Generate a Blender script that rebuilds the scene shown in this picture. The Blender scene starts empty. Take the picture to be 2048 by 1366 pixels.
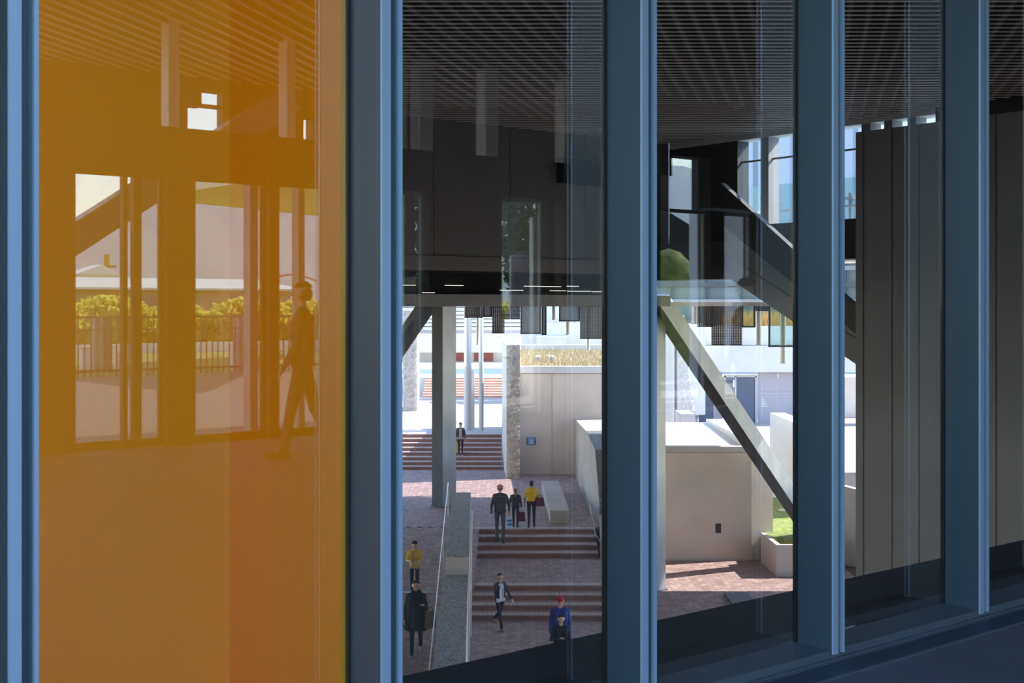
import bpy, bmesh, math, random
import numpy as np
from mathutils import Vector, Matrix

random.seed(7)
SC = bpy.context.scene
COL = SC.collection

# ------------------------------------------------------------------ camera, sky, sun, exposure
F, CX, HY, EZ = 2500.0, 1024.0, 610.0, 1.5          # focal length in px, principal column, horizon row, eye height
cam_d = bpy.data.cameras.new('camera')
cam = bpy.data.objects.new('camera', cam_d); COL.objects.link(cam)
cam.location = (0, 0, EZ); cam.rotation_euler = (math.pi / 2, 0, 0)
cam_d.sensor_width = 36.0; cam_d.lens = 36.0 * F / 2048.0
cam_d.shift_y = -(683.0 - HY) / 2048.0
cam_d.clip_end = 6000; cam_d.clip_start = 0.05
cam_d.dof.use_dof = True; cam_d.dof.focus_distance = 30.0; cam_d.dof.aperture_fstop = 11.0
SC.camera = cam

SUN = Vector((0.80, 0.22, 0.68)).normalized()
world = bpy.data.worlds.new('world'); SC.world = world
world.use_nodes = True
wn = world.node_tree.nodes; wl = world.node_tree.links
wn.clear()
w_out = wn.new('ShaderNodeOutputWorld'); w_bg = wn.new('ShaderNodeBackground')
w_sky = wn.new('ShaderNodeTexSky'); w_sky.sky_type = 'NISHITA'; w_sky.sun_disc = False
w_sky.sun_elevation = math.asin(SUN.z); w_sky.sun_rotation = math.atan2(SUN.x, SUN.y)
w_sky.air_density = 1.0; w_sky.dust_density = 0.15; w_sky.ozone_density = 2.5
w_tc = wn.new('ShaderNodeTexCoord'); w_map = wn.new('ShaderNodeMapping'); w_map.inputs['Scale'].default_value = (2.2, 2.2, 6.0)
w_noise = wn.new('ShaderNodeTexNoise'); w_noise.inputs['Scale'].default_value = 1.6; w_noise.inputs['Detail'].default_value = 7
w_ramp = wn.new('ShaderNodeValToRGB'); w_ramp.color_ramp.elements[0].position = 0.48; w_ramp.color_ramp.elements[1].position = 0.72
w_ramp.color_ramp.elements[1].color = (0.30, 0.30, 0.30, 1)
w_mix = wn.new('ShaderNodeMixRGB'); w_mix.inputs['Color2'].default_value = (7.5, 8.0, 8.8, 1)
wl.new(w_tc.outputs['Generated'], w_map.inputs['Vector']); wl.new(w_map.outputs['Vector'], w_noise.inputs['Vector'])
wl.new(w_noise.outputs['Fac'], w_ramp.inputs['Fac']); wl.new(w_ramp.outputs['Color'], w_mix.inputs['Fac'])
wl.new(w_sky.outputs['Color'], w_mix.inputs['Color1']); wl.new(w_mix.outputs['Color'], w_bg.inputs['Color'])
w_bg.inputs['Strength'].default_value = 0.38
wl.new(w_bg.outputs['Background'], w_out.inputs['Surface'])

sun_d = bpy.data.lights.new('sun', 'SUN'); sun_d.energy = 7.0; sun_d.angle = 0.009; sun_d.color = (1.0, 0.95, 0.87)
sun = bpy.data.objects.new('sun', sun_d); COL.objects.link(sun)
sun.rotation_euler = (-SUN).to_track_quat('-Z', 'Y').to_euler(); sun.location = SUN * 60

vs = SC.view_settings
vs.view_transform = 'Standard'; vs.look = 'None'; vs.gamma = 1.0; vs.use_curve_mapping = False
vs.exposure = 1.12
SC.cycles.use_denoising = True
SC.cycles.max_bounces = 10; SC.cycles.diffuse_bounces = 5; SC.cycles.glossy_bounces = 5
SC.cycles.transparent_max_bounces = 16; SC.cycles.transmission_bounces = 6
SC.cycles.sample_clamp_indirect = 8.0; SC.cycles.volume_bounces = 1

# ------------------------------------------------------------------ frames
CA, SA = math.cos(math.radians(38.3)), math.sin(math.radians(38.3))
G = 3.48                                             # distance of the glass plane from the eye
MW = Matrix.Rotation(math.radians(38.3), 4, 'Z')     # glass-wall frame: x = along the wall (s), y = away from the eye (d)
MP = Matrix.Identity(4)                              # plaza frame: x = right, y = forward
def px(x, y, t): return Vector(((x - CX) / F * t, t, EZ - (y - HY) / F * t))
def w2p(s, d): return Vector((CA * s - SA * d, SA * s + CA * d))
def p2w(x, y): return (CA * x + SA * y, -SA * x + CA * y)
def s_at(x, d):                                      # s where the sight line of column x meets plane d
    a = (x - CX) / F; t = d / (CA - SA * a); return (CA * a + SA) * t
def t_at(x, d): return d / (CA - SA * (x - CX) / F)
def d_at(x, s):
    a = (x - CX) / F; t = s / (CA * a + SA); return (CA - SA * a) * t
def ts_at(x, s): return s / (CA * (x - CX) / F + SA)
def zz(y, t): return EZ - (y - HY) / F * t
def vr(x, y, t):                                     # a point seen mirrored in the glass -> where it really is, wall frame
    p = px(x, y, t); s, d = p2w(p.x, p.y); return Vector((s, 2 * G - d, p.z))

# ------------------------------------------------------------------ materials
MATS = {}
def mat(name, col, rough=0.6, metal=0.0, var=0.0, scale=4.0, bump=0.0, bscale=40.0, spec=0.5, emit=None, es=0.0, stretch=None, detail=5.0):
    m = bpy.data.materials.new(name); m.use_nodes = True
    nt = m.node_tree; n = nt.nodes; l = nt.links; b = n['Principled BSDF']
    b.inputs['Roughness'].default_value = rough; b.inputs['Metallic'].default_value = metal
    b.inputs['Specular IOR Level'].default_value = spec
    b.inputs['Base Color'].default_value = (*col, 1)
    if emit: b.inputs['Emission Color'].default_value = (*emit, 1); b.inputs['Emission Strength'].default_value = es
    if var > 0 or bump > 0:
        tc = n.new('ShaderNodeTexCoord'); mp = n.new('ShaderNodeMapping'); l.new(tc.outputs['Object'], mp.inputs['Vector'])
        if stretch: mp.inputs['Scale'].default_value = stretch
    if var > 0:
        nz = n.new('ShaderNodeTexNoise'); nz.inputs['Scale'].default_value = scale; nz.inputs['Detail'].default_value = detail
        l.new(mp.outputs['Vector'], nz.inputs['Vector'])
        r = n.new('ShaderNodeValToRGB'); e = r.color_ramp.elements
        e[0].position = 0.3; e[1].position = 0.7
        e[0].color = (*[max(0, c * (1 - var)) for c in col], 1); e[1].color = (*[min(1, c * (1 + var)) for c in col], 1)
        l.new(nz.outputs['Fac'], r.inputs['Fac']); l.new(r.outputs['Color'], b.inputs['Base Color'])
    if bump > 0:
        nb = n.new('ShaderNodeTexNoise'); nb.inputs['Scale'].default_value = bscale; nb.inputs['Detail'].default_value = 3
        l.new(mp.outputs['Vector'], nb.inputs['Vector'])
        bp = n.new('ShaderNodeBump'); bp.inputs['Strength'].default_value = bump; bp.inputs['Distance'].default_value = 0.05
        l.new(nb.outputs['Fac'], bp.inputs['Height']); l.new(bp.outputs['Normal'], b.inputs['Normal'])
    MATS[name] = m
    return m

def glass_mat(name, tint, r0):
    """clear pane: transparent with a mirror coat, Schlick reflectance r0 at normal incidence on each face"""
    m = bpy.data.materials.new(name); m.use_nodes = True
    n = m.node_tree.nodes; l = m.node_tree.links; n.clear()
    o = n.new('ShaderNodeOutputMaterial'); mx = n.new('ShaderNodeMixShader'); tr = n.new('ShaderNodeBsdfTransparent')
    gl = n.new('ShaderNodeBsdfGlossy'); ge = n.new('ShaderNodeNewGeometry')
    gl.inputs['Roughness'].default_value = 0.0; tr.inputs['Color'].default_value = (*tint, 1)
    dt = n.new('ShaderNodeVectorMath'); dt.operation = 'DOT_PRODUCT'
    l.new(ge.outputs['Normal'], dt.inputs[0]); l.new(ge.outputs['Incoming'], dt.inputs[1])
    def math_(op, a, b=None):
        q = n.new('ShaderNodeMath'); q.operation = op
        for k, v in enumerate((a, b)):
            if v is None: continue
            if isinstance(v, (int, float)): q.inputs[k].default_value = v
            else: l.new(v, q.inputs[k])
        return q.outputs[0]
    c = math_('SUBTRACT', 1.0, math_('ABSOLUTE', dt.outputs['Value']))
    fac = math_('ADD', math_('MULTIPLY', math_('POWER', c, 5.0), 1 - r0), r0)
    l.new(fac, mx.inputs['Fac']); l.new(tr.outputs['BSDF'], mx.inputs[1]); l.new(gl.outputs['BSDF'], mx.inputs[2])
    l.new(mx.outputs['Shader'], o.inputs['Surface']); MATS[name] = m
    return m

def perf_mat(name, col, pitch, hole):
    m = mat(name, col, 0.55, 0.3); n = m.node_tree.nodes; l = m.node_tree.links
    tc = n.new('ShaderNodeTexCoord'); mp = n.new('ShaderNodeMapping'); l.new(tc.outputs['Object'], mp.inputs['Vector'])
    k = math.pi / pitch; mp.inputs['Rotation'].default_value = (0, 0, 0); mp.inputs['Scale'].default_value = (k, k, k)
    sp = n.new('ShaderNodeSeparateXYZ'); l.new(mp.outputs['Vector'], sp.inputs['Vector'])
    ad = n.new('ShaderNodeMath'); ad.operation = 'ADD'; l.new(sp.outputs['X'], ad.inputs[0]); l.new(sp.outputs['Y'], ad.inputs[1])
    s1 = n.new('ShaderNodeMath'); s1.operation = 'SINE'; l.new(ad.outputs[0], s1.inputs[0])
    s2 = n.new('ShaderNodeMath'); s2.operation = 'SINE'; l.new(sp.outputs['Z'], s2.inputs[0])
    mu = n.new('ShaderNodeMath'); mu.operation = 'MULTIPLY'; l.new(s1.outputs[0], mu.inputs[0]); l.new(s2.outputs[0], mu.inputs[1])
    ab = n.new('ShaderNodeMath'); ab.operation = 'ABSOLUTE'; l.new(mu.outputs[0], ab.inputs[0])
    gt = n.new('ShaderNodeMath'); gt.operation = 'LESS_THAN'; gt.inputs[1].default_value = hole; l.new(ab.outputs[0], gt.inputs[0])
    l.new(gt.outputs[0], n['Principled BSDF'].inputs['Alpha'])
    return m

mat('fin_paint', (0.052, 0.088, 0.115), 0.42, 0.25, var=0.05, scale=1.2)
mat('fin_cap_skylit', (0.32, 0.48, 0.68), 0.34, 0.25, var=0.06, scale=1.5, stretch=(1, 1, .3))  # blue tint carries the sky glow on the fin fronts
mat('gasket', (0.008, 0.009, 0.011), 0.6)
mat('sill_paint', (0.10, 0.135, 0.175), 0.5, 0.2, var=0.06, scale=2)
mat('grille', (0.07, 0.11, 0.16), 0.4, 0.4)
mat('floor_tile', (0.13, 0.145, 0.175), 0.75, 0.0, var=0.10, scale=1.3, spec=0.12)
mat('yellow', (0.92, 0.47, 0.004), 0.55, 0.0, var=0.02, scale=1.0)
mat('ledge', (0.024, 0.026, 0.031), 0.55, 0.0, var=0.25, scale=2.0)
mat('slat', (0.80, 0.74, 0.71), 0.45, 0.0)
mat('slat_shaded_side', (0.05, 0.042, 0.040), 0.7)  # blade sides painted dark for shade, against the pale lit bottoms
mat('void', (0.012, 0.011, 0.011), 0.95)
mat('concrete_mid', (0.27, 0.265, 0.27), 0.7, 0.0, var=0.08, scale=0.8)
mat('concrete_dark', (0.17, 0.155, 0.15), 0.7, 0.0, var=0.10, scale=0.8, bump=0.08, bscale=6)
mat('concrete', (0.56, 0.53, 0.50), 0.8, 0.0, var=0.08, scale=0.7, bump=0.05, bscale=9)
mat('concrete_pale', (0.66, 0.65, 0.62), 0.8, 0.0, var=0.07, scale=0.6, bump=0.05, bscale=7)
mat('concrete_warm', (0.66, 0.575, 0.50), 0.8, 0.0, var=0.13, scale=0.55, bump=0.05, bscale=5)
mat('concrete_warm_dark', (0.42, 0.36, 0.31), 0.8, 0.0, var=0.13, scale=0.9, bump=0.05, bscale=5)
mat('concrete_rough', (0.46, 0.40, 0.35), 0.9, 0.0, var=0.35, scale=9, bump=0.9, bscale=7, detail=8)
mat('concrete_rough_pale', (0.66, 0.64, 0.61), 0.9, 0.0, var=0.12, scale=6, bump=0.7, bscale=5, detail=8)
mat('pebble', (0.36, 0.35, 0.34), 0.85, 0.0, var=0.55, scale=22, bump=0.9, bscale=26, detail=6)
mat('pebble_shaded', (0.15, 0.15, 0.155), 0.85, 0.0, var=0.55, scale=12, bump=0.9, bscale=16, detail=6)  # darker pebble copy for wall ends lying in shade
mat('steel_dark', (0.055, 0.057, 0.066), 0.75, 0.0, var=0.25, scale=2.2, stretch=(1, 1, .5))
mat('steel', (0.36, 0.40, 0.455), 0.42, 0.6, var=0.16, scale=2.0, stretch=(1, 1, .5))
mat('steel_light', (0.62, 0.62, 0.62), 0.35, 0.5, var=0.05)
mat('post_shade_paint', (0.60, 0.57, 0.53), 0.5, 0.1)  # beige of the flat post; shade tone on the round posts' lower lengths
mat('rail', (0.48, 0.50, 0.53), 0.3, 0.6)
mat('clad', (0.36, 0.355, 0.375), 0.6, 0.15, var=0.06, scale=0.9)
mat('clad_dark', (0.085, 0.092, 0.10), 0.5, 0.3, var=0.1, scale=1.0)
mat('brick_a', (0.33, 0.225, 0.205), 0.75, 0.0, var=0.12, scale=3)
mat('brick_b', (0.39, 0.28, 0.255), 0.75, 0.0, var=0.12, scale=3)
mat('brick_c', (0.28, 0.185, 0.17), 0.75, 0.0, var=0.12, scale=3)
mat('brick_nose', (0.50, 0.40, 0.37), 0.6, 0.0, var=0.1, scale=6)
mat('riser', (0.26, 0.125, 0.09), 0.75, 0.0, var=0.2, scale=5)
mat('riser_far', (0.62, 0.30, 0.18), 0.75, 0.0, var=0.12, scale=3)
mat('mortar', (0.13, 0.10, 0.09), 0.9)
mat('paving_far', (0.47, 0.40, 0.37), 0.75, 0.0, var=0.08, scale=1.2)
mat('paving_white', (0.78, 0.76, 0.73), 0.75, 0.0, var=0.04, scale=1.2)
mat('grass', (0.22, 0.27, 0.06), 0.9, 0.0, var=0.45, scale=6, bump=0.6, bscale=30)
mat('grass_dry', (0.50, 0.41, 0.24), 0.9, 0.0, var=0.3, scale=5, bump=0.6, bscale=30)
mat('leaf', (0.46, 0.46, 0.10), 0.6, 0.0, var=0.5, scale=1.5)
mat('leaf_dark', (0.15, 0.16, 0.04), 0.8, 0.0, var=0.5, scale=1.5)
mat('tree_leaf', (0.07, 0.10, 0.035), 0.7, 0.0, var=0.4, scale=2)
mat('hill', (0.12, 0.16, 0.17), 1.0, 0.0, var=0.25, scale=0.012)
mat('terrace', (0.095, 0.082, 0.073), 0.6, 0.0, var=0.08, scale=0.8)
mat('roof_white', (0.62, 0.72, 0.66), 0.5, 0.0, var=0.04)
mat('shed_wall', (0.30, 0.29, 0.27), 0.7)
mat('white_paint', (0.80, 0.80, 0.80), 0.5)
mat('white_wall', (0.90, 0.90, 0.90), 0.5)
mat('pale_blue', (0.42, 0.48, 0.58), 0.5)
mat('frame_dark', (0.04, 0.042, 0.046), 0.4, 0.3)
mat('wall_dark', (0.026, 0.023, 0.021), 0.6, 0.0, var=0.1, scale=1.2)
mat('mull_grey', (0.50, 0.50, 0.50), 0.45, 0.2)
mat('sign_blue', (0.02, 0.20, 0.50), 0.5)
mat('red_panel', (0.36, 0.09, 0.06), 0.6, 0.0, var=0.3, scale=2)
mat('store', (0.42, 0.40, 0.45), 0.4, 0.1, var=0.05, scale=1.0)
mat('store_dark', (0.10, 0.13, 0.20), 0.3)
mat('brown_soffit', (0.85, 0.80, 0.62), 0.6, 0.0, var=0.1, scale=1.0, stretch=(8, .3, 1))
mat('rail_dark', (0.10, 0.085, 0.07), 0.5, 0.3)
mat('light_strip', (1, 1, 1), 0.5, emit=(1.0, 0.95, 0.85), es=0.55)
mat('light_warm', (1, .8, .5), 0.5, emit=(1.0, 0.65, 0.35), es=4.0)
mat('bottle_glass', (0.13, 0.165, 0.16), 0.5, 0.0, spec=0.3)
mat('orange', (0.55, 0.35, 0.10), 0.7)
mat('arch_red', (0.45, 0.05, 0.03), 0.6)
def translucent(name, amt):
    m = MATS[name]; n = m.node_tree.nodes; l = m.node_tree.links; b = n['Principled BSDF']; o = n['Material Output']
    t = n.new('ShaderNodeBsdfTranslucent'); t.inputs['Color'].default_value = (*[min(1, c * 1.5) for c in b.inputs['Base Color'].default_value[:3]], 1)
    x = n.new('ShaderNodeMixShader'); x.inputs['Fac'].default_value = amt
    l.new(b.outputs['BSDF'], x.inputs[1]); l.new(t.outputs['BSDF'], x.inputs[2]); l.new(x.outputs['Shader'], o.inputs['Surface'])
translucent('leaf', .5); translucent('grass_dry', .12); translucent('orange', .3)
glass_mat('glass', (0.92, 0.925, 0.93), 0.125)
glass_mat('glass_clear', (0.95, 0.965, 0.96), 0.03)
glass_mat('glass_green', (0.80, 0.90, 0.87), 0.04)
perf_mat('perforated', (0.12, 0.105, 0.10), 0.05, 0.62)
mat('fin_glass', (0.30, 0.38, 0.52), 0.08, 0.0, spec=0.8)

# ------------------------------------------------------------------ mesh helpers
WM = {}                                              # world matrices of the objects made so far
class MB:
    def __init__(self): self.v = []; self.f = []; self.mi = []; self.cur = 0
    def m(self, i): self.cur = i; return self
    def poly(self, verts, faces):
        o = len(self.v); self.v += [tuple(p) for p in verts]
        for f in faces: self.f.append([i + o for i in f]); self.mi.append(self.cur)
        return self
    def box(self, x0, x1, y0, y1, z0, z1):
        x0, x1 = min(x0, x1), max(x0, x1); y0, y1 = min(y0, y1), max(y0, y1); z0, z1 = min(z0, z1), max(z0, z1)
        return self.poly([(x0, y0, z0), (x1, y0, z0), (x1, y1, z0), (x0, y1, z0), (x0, y0, z1), (x1, y0, z1), (x1, y1, z1), (x0, y1, z1)],
                         [(0, 3, 2, 1), (4, 5, 6, 7), (0, 1, 5, 4), (1, 2, 6, 5), (2, 3, 7, 6), (3, 0, 4, 7)])
    def prism(self, pts, ax, a0, a1):
        """outline pts extruded along axis ax ('x','y','z') from a0 to a1"""
        n = len(pts)
        def P(p, a): return (a, p[0], p[1]) if ax == 'x' else (p[0], a, p[1]) if ax == 'y' else (p[0], p[1], a)
        vs_ = [P(p, a0) for p in pts] + [P(p, a1) for p in pts]
        fs = [tuple(range(n))[::-1], tuple(range(n, 2 * n))] + [(i, (i + 1) % n, n + (i + 1) % n, n + i) for i in range(n)]
        return self.poly(vs_, fs)
    def hexa(self, lo, hi):
        """two quads of four points joined"""
        return self.poly(list(lo) + list(hi), [(0, 3, 2, 1), (4, 5, 6, 7), (0, 1, 5, 4), (1, 2, 6, 5), (2, 3, 7, 6), (3, 0, 4, 7)])
    def tube(self, p0, p1, r0, r1=None, n=10):
        p0 = Vector(p0); p1 = Vector(p1); r1 = r0 if r1 is None else r1
        d = (p1 - p0).normalized(); a = d.orthogonal().normalized(); b = d.cross(a)
        vs_ = []
        for p, r in ((p0, r0), (p1, r1)):
            for k in range(n):
                th = 2 * math.pi * k / n; vs_.append(p + (a * math.cos(th) + b * math.sin(th)) * r)
        fs = [(k, (k + 1) % n, n + (k + 1) % n, n + k) for k in range(n)] + [tuple(range(n))[::-1], tuple(range(n, 2 * n))]
        return self.poly(vs_, fs)
    def path(self, pts, r, n=8):
        for a, b in zip(pts[:-1], pts[1:]): self.tube(a, b, r, r, n)
        return self
    def ball(self, c, rx, ry=None, rz=None, n=10, z0=-1.0):
        ry = ry or rx; rz = rz or rx; rings = 7; vs_ = []; fs = []
        a0 = math.asin(max(-1, z0))
        for i in range(rings + 1):
            ph = a0 + (math.pi / 2 - a0) * i / rings
            for k in range(n):
                th = 2 * math.pi * k / n
                vs_.append((c[0] + rx * math.cos(ph) * math.cos(th), c[1] + ry * math.cos(ph) * math.sin(th), c[2] + rz * math.sin(ph)))
        for i in range(rings):
            for k in range(n): fs.append((i * n + k, i * n + (k + 1) % n, (i + 1) * n + (k + 1) % n, (i + 1) * n + k))
        fs.append(tuple(range(n))[::-1])
        return self.poly(vs_, fs)
    def data(self, name, mats, org):
        me = bpy.data.meshes.new(name)
        me.from_pydata([(v[0] - org[0], v[1] - org[1], v[2] - org[2]) for v in self.v], [], self.f)
        for m in mats: me.materials.append(MATS[m])
        if len(mats) > 1: me.polygons.foreach_set('material_index', self.mi)
        me.update()
        return me
    def build(self, name, mats, parent=None, M=MP, smooth=False, org=None):
        if isinstance(mats, str): mats = [mats]
        A = np.array(self.v, float)
        lo, hi = A.min(0), A.max(0)
        if org is None: org = ((lo[0] + hi[0]) / 2, (lo[1] + hi[1]) / 2, lo[2])
        me = self.data(name, mats, org)
        if smooth: me.polygons.foreach_set('use_smooth', [True] * len(me.polygons))
        return place(bpy.data.objects.new(name, me), M @ Matrix.Translation(org), parent)

def place(o, Mw, parent=None):
    COL.objects.link(o)
    if parent is not None:
        o.parent = parent; o.matrix_basis = WM[parent.name].inverted() @ Mw
    else: o.matrix_basis = Mw
    WM[o.name] = Mw.copy()
    return o
def empty(name, loc, M=MP, rz=0.0):
    o = bpy.data.objects.new(name, None); o.empty_display_size = 0.2
    return place(o, M @ Matrix.Translation(loc) @ Matrix.Rotation(rz, 4, 'Z'))
def tag(o, label, cat, group=None, kind=None):
    o['label'] = label; o['category'] = cat
    if group: o['group'] = group
    if kind: o['kind'] = kind
    return o
def struct(o, label, cat): return tag(o, label, cat, kind='structure')
def share(me, name, Mw, parent=None): return place(bpy.data.objects.new(name, me), Mw, parent)
def box(name, m, x0, x1, y0, y1, z0, z1, parent=None, M=MP): return MB().box(x0, x1, y0, y1, z0, z1).build(name, m, parent, M)
def beam(p0, p1, w, h, up=(0, 0, 1), side=None):
    """square bar from p0 to p1"""
    p0, p1 = Vector(p0), Vector(p1); d = (p1 - p0).normalized()
    a = Vector(side).normalized() if side else d.cross(Vector(up)).normalized()
    b = a.cross(d).normalized()
    q = lambda p: [p + a * (i * w / 2) + b * (j * h / 2) for i, j in ((-1, -1), (1, -1), (1, 1), (-1, 1))]
    return MB().hexa(q(p0), q(p1))

# ------------------------------------------------------------------ glazed wall in front of the eye (wall frame)
DF = 3.286                                           # front face of the fins
S0, PITCH = 0.966, 1.1165
fl = struct(MB().box(-9, 18, -5.99, 3.28, -0.3, 0.0).build('floor', 'floor_tile', M=MW), 'dark grey walkway floor in front of the glazing', 'floor')
sl = struct(MB().box(-9, 18, 3.30, 3.60, -0.3, 0.045).box(-9, 18, 3.283, 3.30, -0.3, 0.012).build('trim_1', 'sill_paint', M=MW), 'blue grey metal sill under the glass panes', 'sill')
gr = tag(empty('floor_grille', (3.0, 3.21, 0.0), MW), 'dark blue linear floor grille along the foot of the glazing', 'grille')
MB().box(-6, 18, 3.13, 3.142, -.02, .006).box(-6, 18, 3.272, 3.283, -.02, .006).build('grille_frame', 'sill_paint', gr, MW)
gb = MB().box(-6, 18, 0, .008, -.02, .004).data('grille_bar', ['grille'], (6, 0, 0))
for k in range(9):
    share(gb, 'grille_bar', MW @ Matrix.Translation((6, 3.146 + k * .014, 0)), gr)

fin_names = {-1: None, 0: 'blue grey steel mullion fin at the left edge, nearest the camera', 1: 'blue grey steel mullion fin right of the yellow panel',
             2: 'blue grey steel mullion fin in the middle, between the plaza view and the diagonal strut',
             3: 'blue grey steel mullion fin left of the tall grey cladding wall', 4: 'blue grey steel mullion fin nearest the right edge'}
pane_lab = {0: 'clear glass pane in front of the yellow niche', 1: 'tinted glass pane with the plaza stairs and walkers behind it',
            2: 'tinted glass pane with the steel diagonal strut behind it', 3: 'tinted glass pane with the tall grey cladding wall behind it',
            4: 'narrow visible glass pane at the right edge of the picture'}
FZ = 4.5
for i in range(0, 6):
    s = S0 + PITCH * i
    f = tag(empty('mullion_fin', (s + .036, (DF + G) / 2, .045), MW), fin_names.get(i) or 'blue grey steel mullion fin beyond the right edge of the picture', 'mullion', 'mullion fins of the glass wall')
    MB().box(s, s + .043, DF + .004, G + .013, .045, FZ).build('web', 'fin_paint', f, MW)
    MB().box(s - .002, s + .030, DF - .004, DF + .006, .03, FZ).build('cap_strip', 'fin_cap_skylit', f, MW)
    MB().box(s + .030, s + .050, DF + .012, DF + .02, .03, FZ).build('groove', 'fin_paint', f, MW)
    MB().box(s + .062, s + .073, DF - .004, G, .03, FZ).build('lip', 'fin_cap_skylit', f, MW)
    MB().box(s + .043, s + .063, DF + .016, G + .013, .045, FZ).build('inner_web', 'fin_paint', f, MW)
    MB().box(s - .009, s, G - .008, G + .013, .045, FZ).build('gasket', 'gasket', f, MW)
for i in range(0, 5):
    s = S0 + PITCH * i
    struct(MB().box(s + .074, s + PITCH - .010, G, G + .012, .045, FZ).build('window_%d' % (i + 1), 'glass', M=MW), pane_lab[i], 'glass pane')
struct(MB().box(-9, S0 - .05, G, G + .2, 0, 4.75).build('wall_front_blocker', 'wall_dark', M=MW), 'unseen dark wall added outside the left edge to shut out skylight', 'wall')  # unseen, added to keep side light out of the niche
struct(MB().box(S0 + 5 * PITCH + .074, 17, G, G + .012, .045, FZ).build('window_7', 'glass', M=MW), 'glass pane beyond the right edge of the picture', 'glass pane')

# yellow niche behind the first pane
ni = struct(empty('wall_niche', (1.2, 4.3, 0), MW), 'bright yellow painted niche behind the left pane', 'niche')
MB().box(.94, 2.058, 4.30, 4.36, -.05, FZ).build('back_panel', 'yellow', ni, MW)
MB().box(2.058, 2.10, 3.494, 4.36, -.05, FZ).build('side_panel', 'yellow', ni, MW)
MB().box(.93, .965, 3.55, 4.36, -.05, FZ).build('side_panel', 'yellow', ni, MW)
MB().box(.93, 2.10, 3.60, 4.36, -.10, -.05).build('niche_floor', 'yellow', ni, MW)
MB().box(.93, 2.10, 3.60, 4.36, FZ, FZ + .05).build('niche_ceiling', 'yellow', ni, MW)
la = tag(empty('niche_fill', (1.0, 3.62, 0.05), MW), 'unseen strip of fill light added behind the nearest mullion fin', 'lamp')  # unseen fill light, added to brighten the yellow niche
MB().box(.97, 1.03, 3.60, 3.625, .05, 4.4).build('fill_housing', 'white_paint', la, MW)
ld = bpy.data.lights.new('niche_fill_light', 'AREA'); ld.shape = 'RECTANGLE'; ld.size = .05; ld.size_y = 4.2; ld.energy = 2.1; ld.color = (1, .96, .88)
lo = bpy.data.objects.new('niche_fill_light', ld); place(lo, MW @ Matrix.Translation((1.0, 3.63, 2.25)) @ Matrix.Rotation(math.pi / 2, 4, 'X'), la)
# black ledge outside the glass
struct(MB().box(2.11, 18, 3.6, 4.25, -.5, -.004).box(-9, 2.11, 4.37, 4.45, -.5, -.004).build('trim_2', 'ledge', M=MW), 'black ledge outside the foot of the glass panes', 'ledge')

# ------------------------------------------------------------------ slatted ceiling, on both sides of the glass
SMIN, SMAX, DMIN, DMAX = 2.0, 16.87, -8.57, 16.6
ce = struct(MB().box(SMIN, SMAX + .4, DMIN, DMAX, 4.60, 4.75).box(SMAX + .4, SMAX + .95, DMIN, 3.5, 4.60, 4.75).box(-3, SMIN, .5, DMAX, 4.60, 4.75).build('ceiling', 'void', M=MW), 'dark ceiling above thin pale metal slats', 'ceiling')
slat_me = MB().box(-.5, .5, -.023, .023, 0, .012).m(1).box(-.5, .5, -.021, .021, .0125, .10).data('slat', ['slat', 'slat_shaded_side'], (0, 0, 0))
y = -16.0
while y < 24.0:
    lo_, hi_ = -1e9, 1e9
    # s = CA x + SA y in [SMIN,SMAX]; d = -SA x + CA y in [DMIN,DMAX]
    lo_ = max(lo_, (SMIN - SA * y) / CA, (CA * y - DMAX) / SA); hi_ = min(hi_, (SMAX - SA * y) / CA, (CA * y - DMIN) / SA)
    if hi_ - lo_ > .3:
        share(slat_me, 'slat', Matrix.Translation(((lo_ + hi_) / 2, y, 4.5)) @ Matrix.Diagonal((hi_ - lo_, 1, 1, 1)), ce)
    y += .197

# ------------------------------------------------------------------ far concrete wall of the passage (parallel to the glass)
wb = struct(empty('wall_back', (8, 16.7, 1.47), MW), 'dark concrete wall hanging under the slatted ceiling', 'wall')
sx = [-9] + [s_at(x, DMAX) for x in (560, 700, 867, 1020, 1170)] + [16.87]
for a, b in zip(sx[:-1], sx[1:]): MB().box(a + .006, b - .006, 16.6, 16.75, 2.30, 4.6).build('panel', 'concrete_dark', wb, MW)
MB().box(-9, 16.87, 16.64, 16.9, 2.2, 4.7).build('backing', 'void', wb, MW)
MB().box(-9, 16.87, 16.56, 16.75, 2.06, 2.295).build('fascia', 'concrete_dark', wb, MW)
MB().box(-9, 16.87, 17.3, 17.4, 1.6, 2.3).box(-9, 16.87, 16.7, 17.4, 2.05, 2.1).build('recess', 'void', wb, MW)
MB().box(-9, 16.87, 16.56, 17.4, 1.475, 1.675).build('lower_band', 'concrete_mid', wb, MW)
for (x0, x1, yy) in ((1048, 1075, 573), (1078, 1120, 573.5), (1134, 1156, 573), (1000, 1045, 581), (1100, 1130, 582), (1135, 1180, 583), (1184, 1210, 584), (845, 868, 586), (800, 830, 571), (890, 925, 571.5)):
    t = t_at(x0, 17.25); MB().box(s_at(x0, 17.25), s_at(x1, 17.25), 17.22, 17.26, zz(yy, t), zz(yy, t) + .012).build('strip_light', 'light_strip', wb, MW)
s1, s2 = s_at(1117, 16.55), s_at(1216, 16.55)
dk = MB().box(s1, s2, 16.42, 16.597, zz(365, t_at(1117, 16.5)), zz(316, t_at(1117, 16.5))).build('duct_box', 'gasket', M=MW)
tag(dk, 'black box fixed high on the dark concrete wall', 'duct')

struct(MB().box(1.5, 1.9, 4.5, 26, -6.6, 4.6).build('wall_left_blocker', 'concrete_mid', M=MW), 'unseen concrete wall added left of the stair view to block light', 'wall')  # unseen, added to darken the plaza under the building
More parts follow.
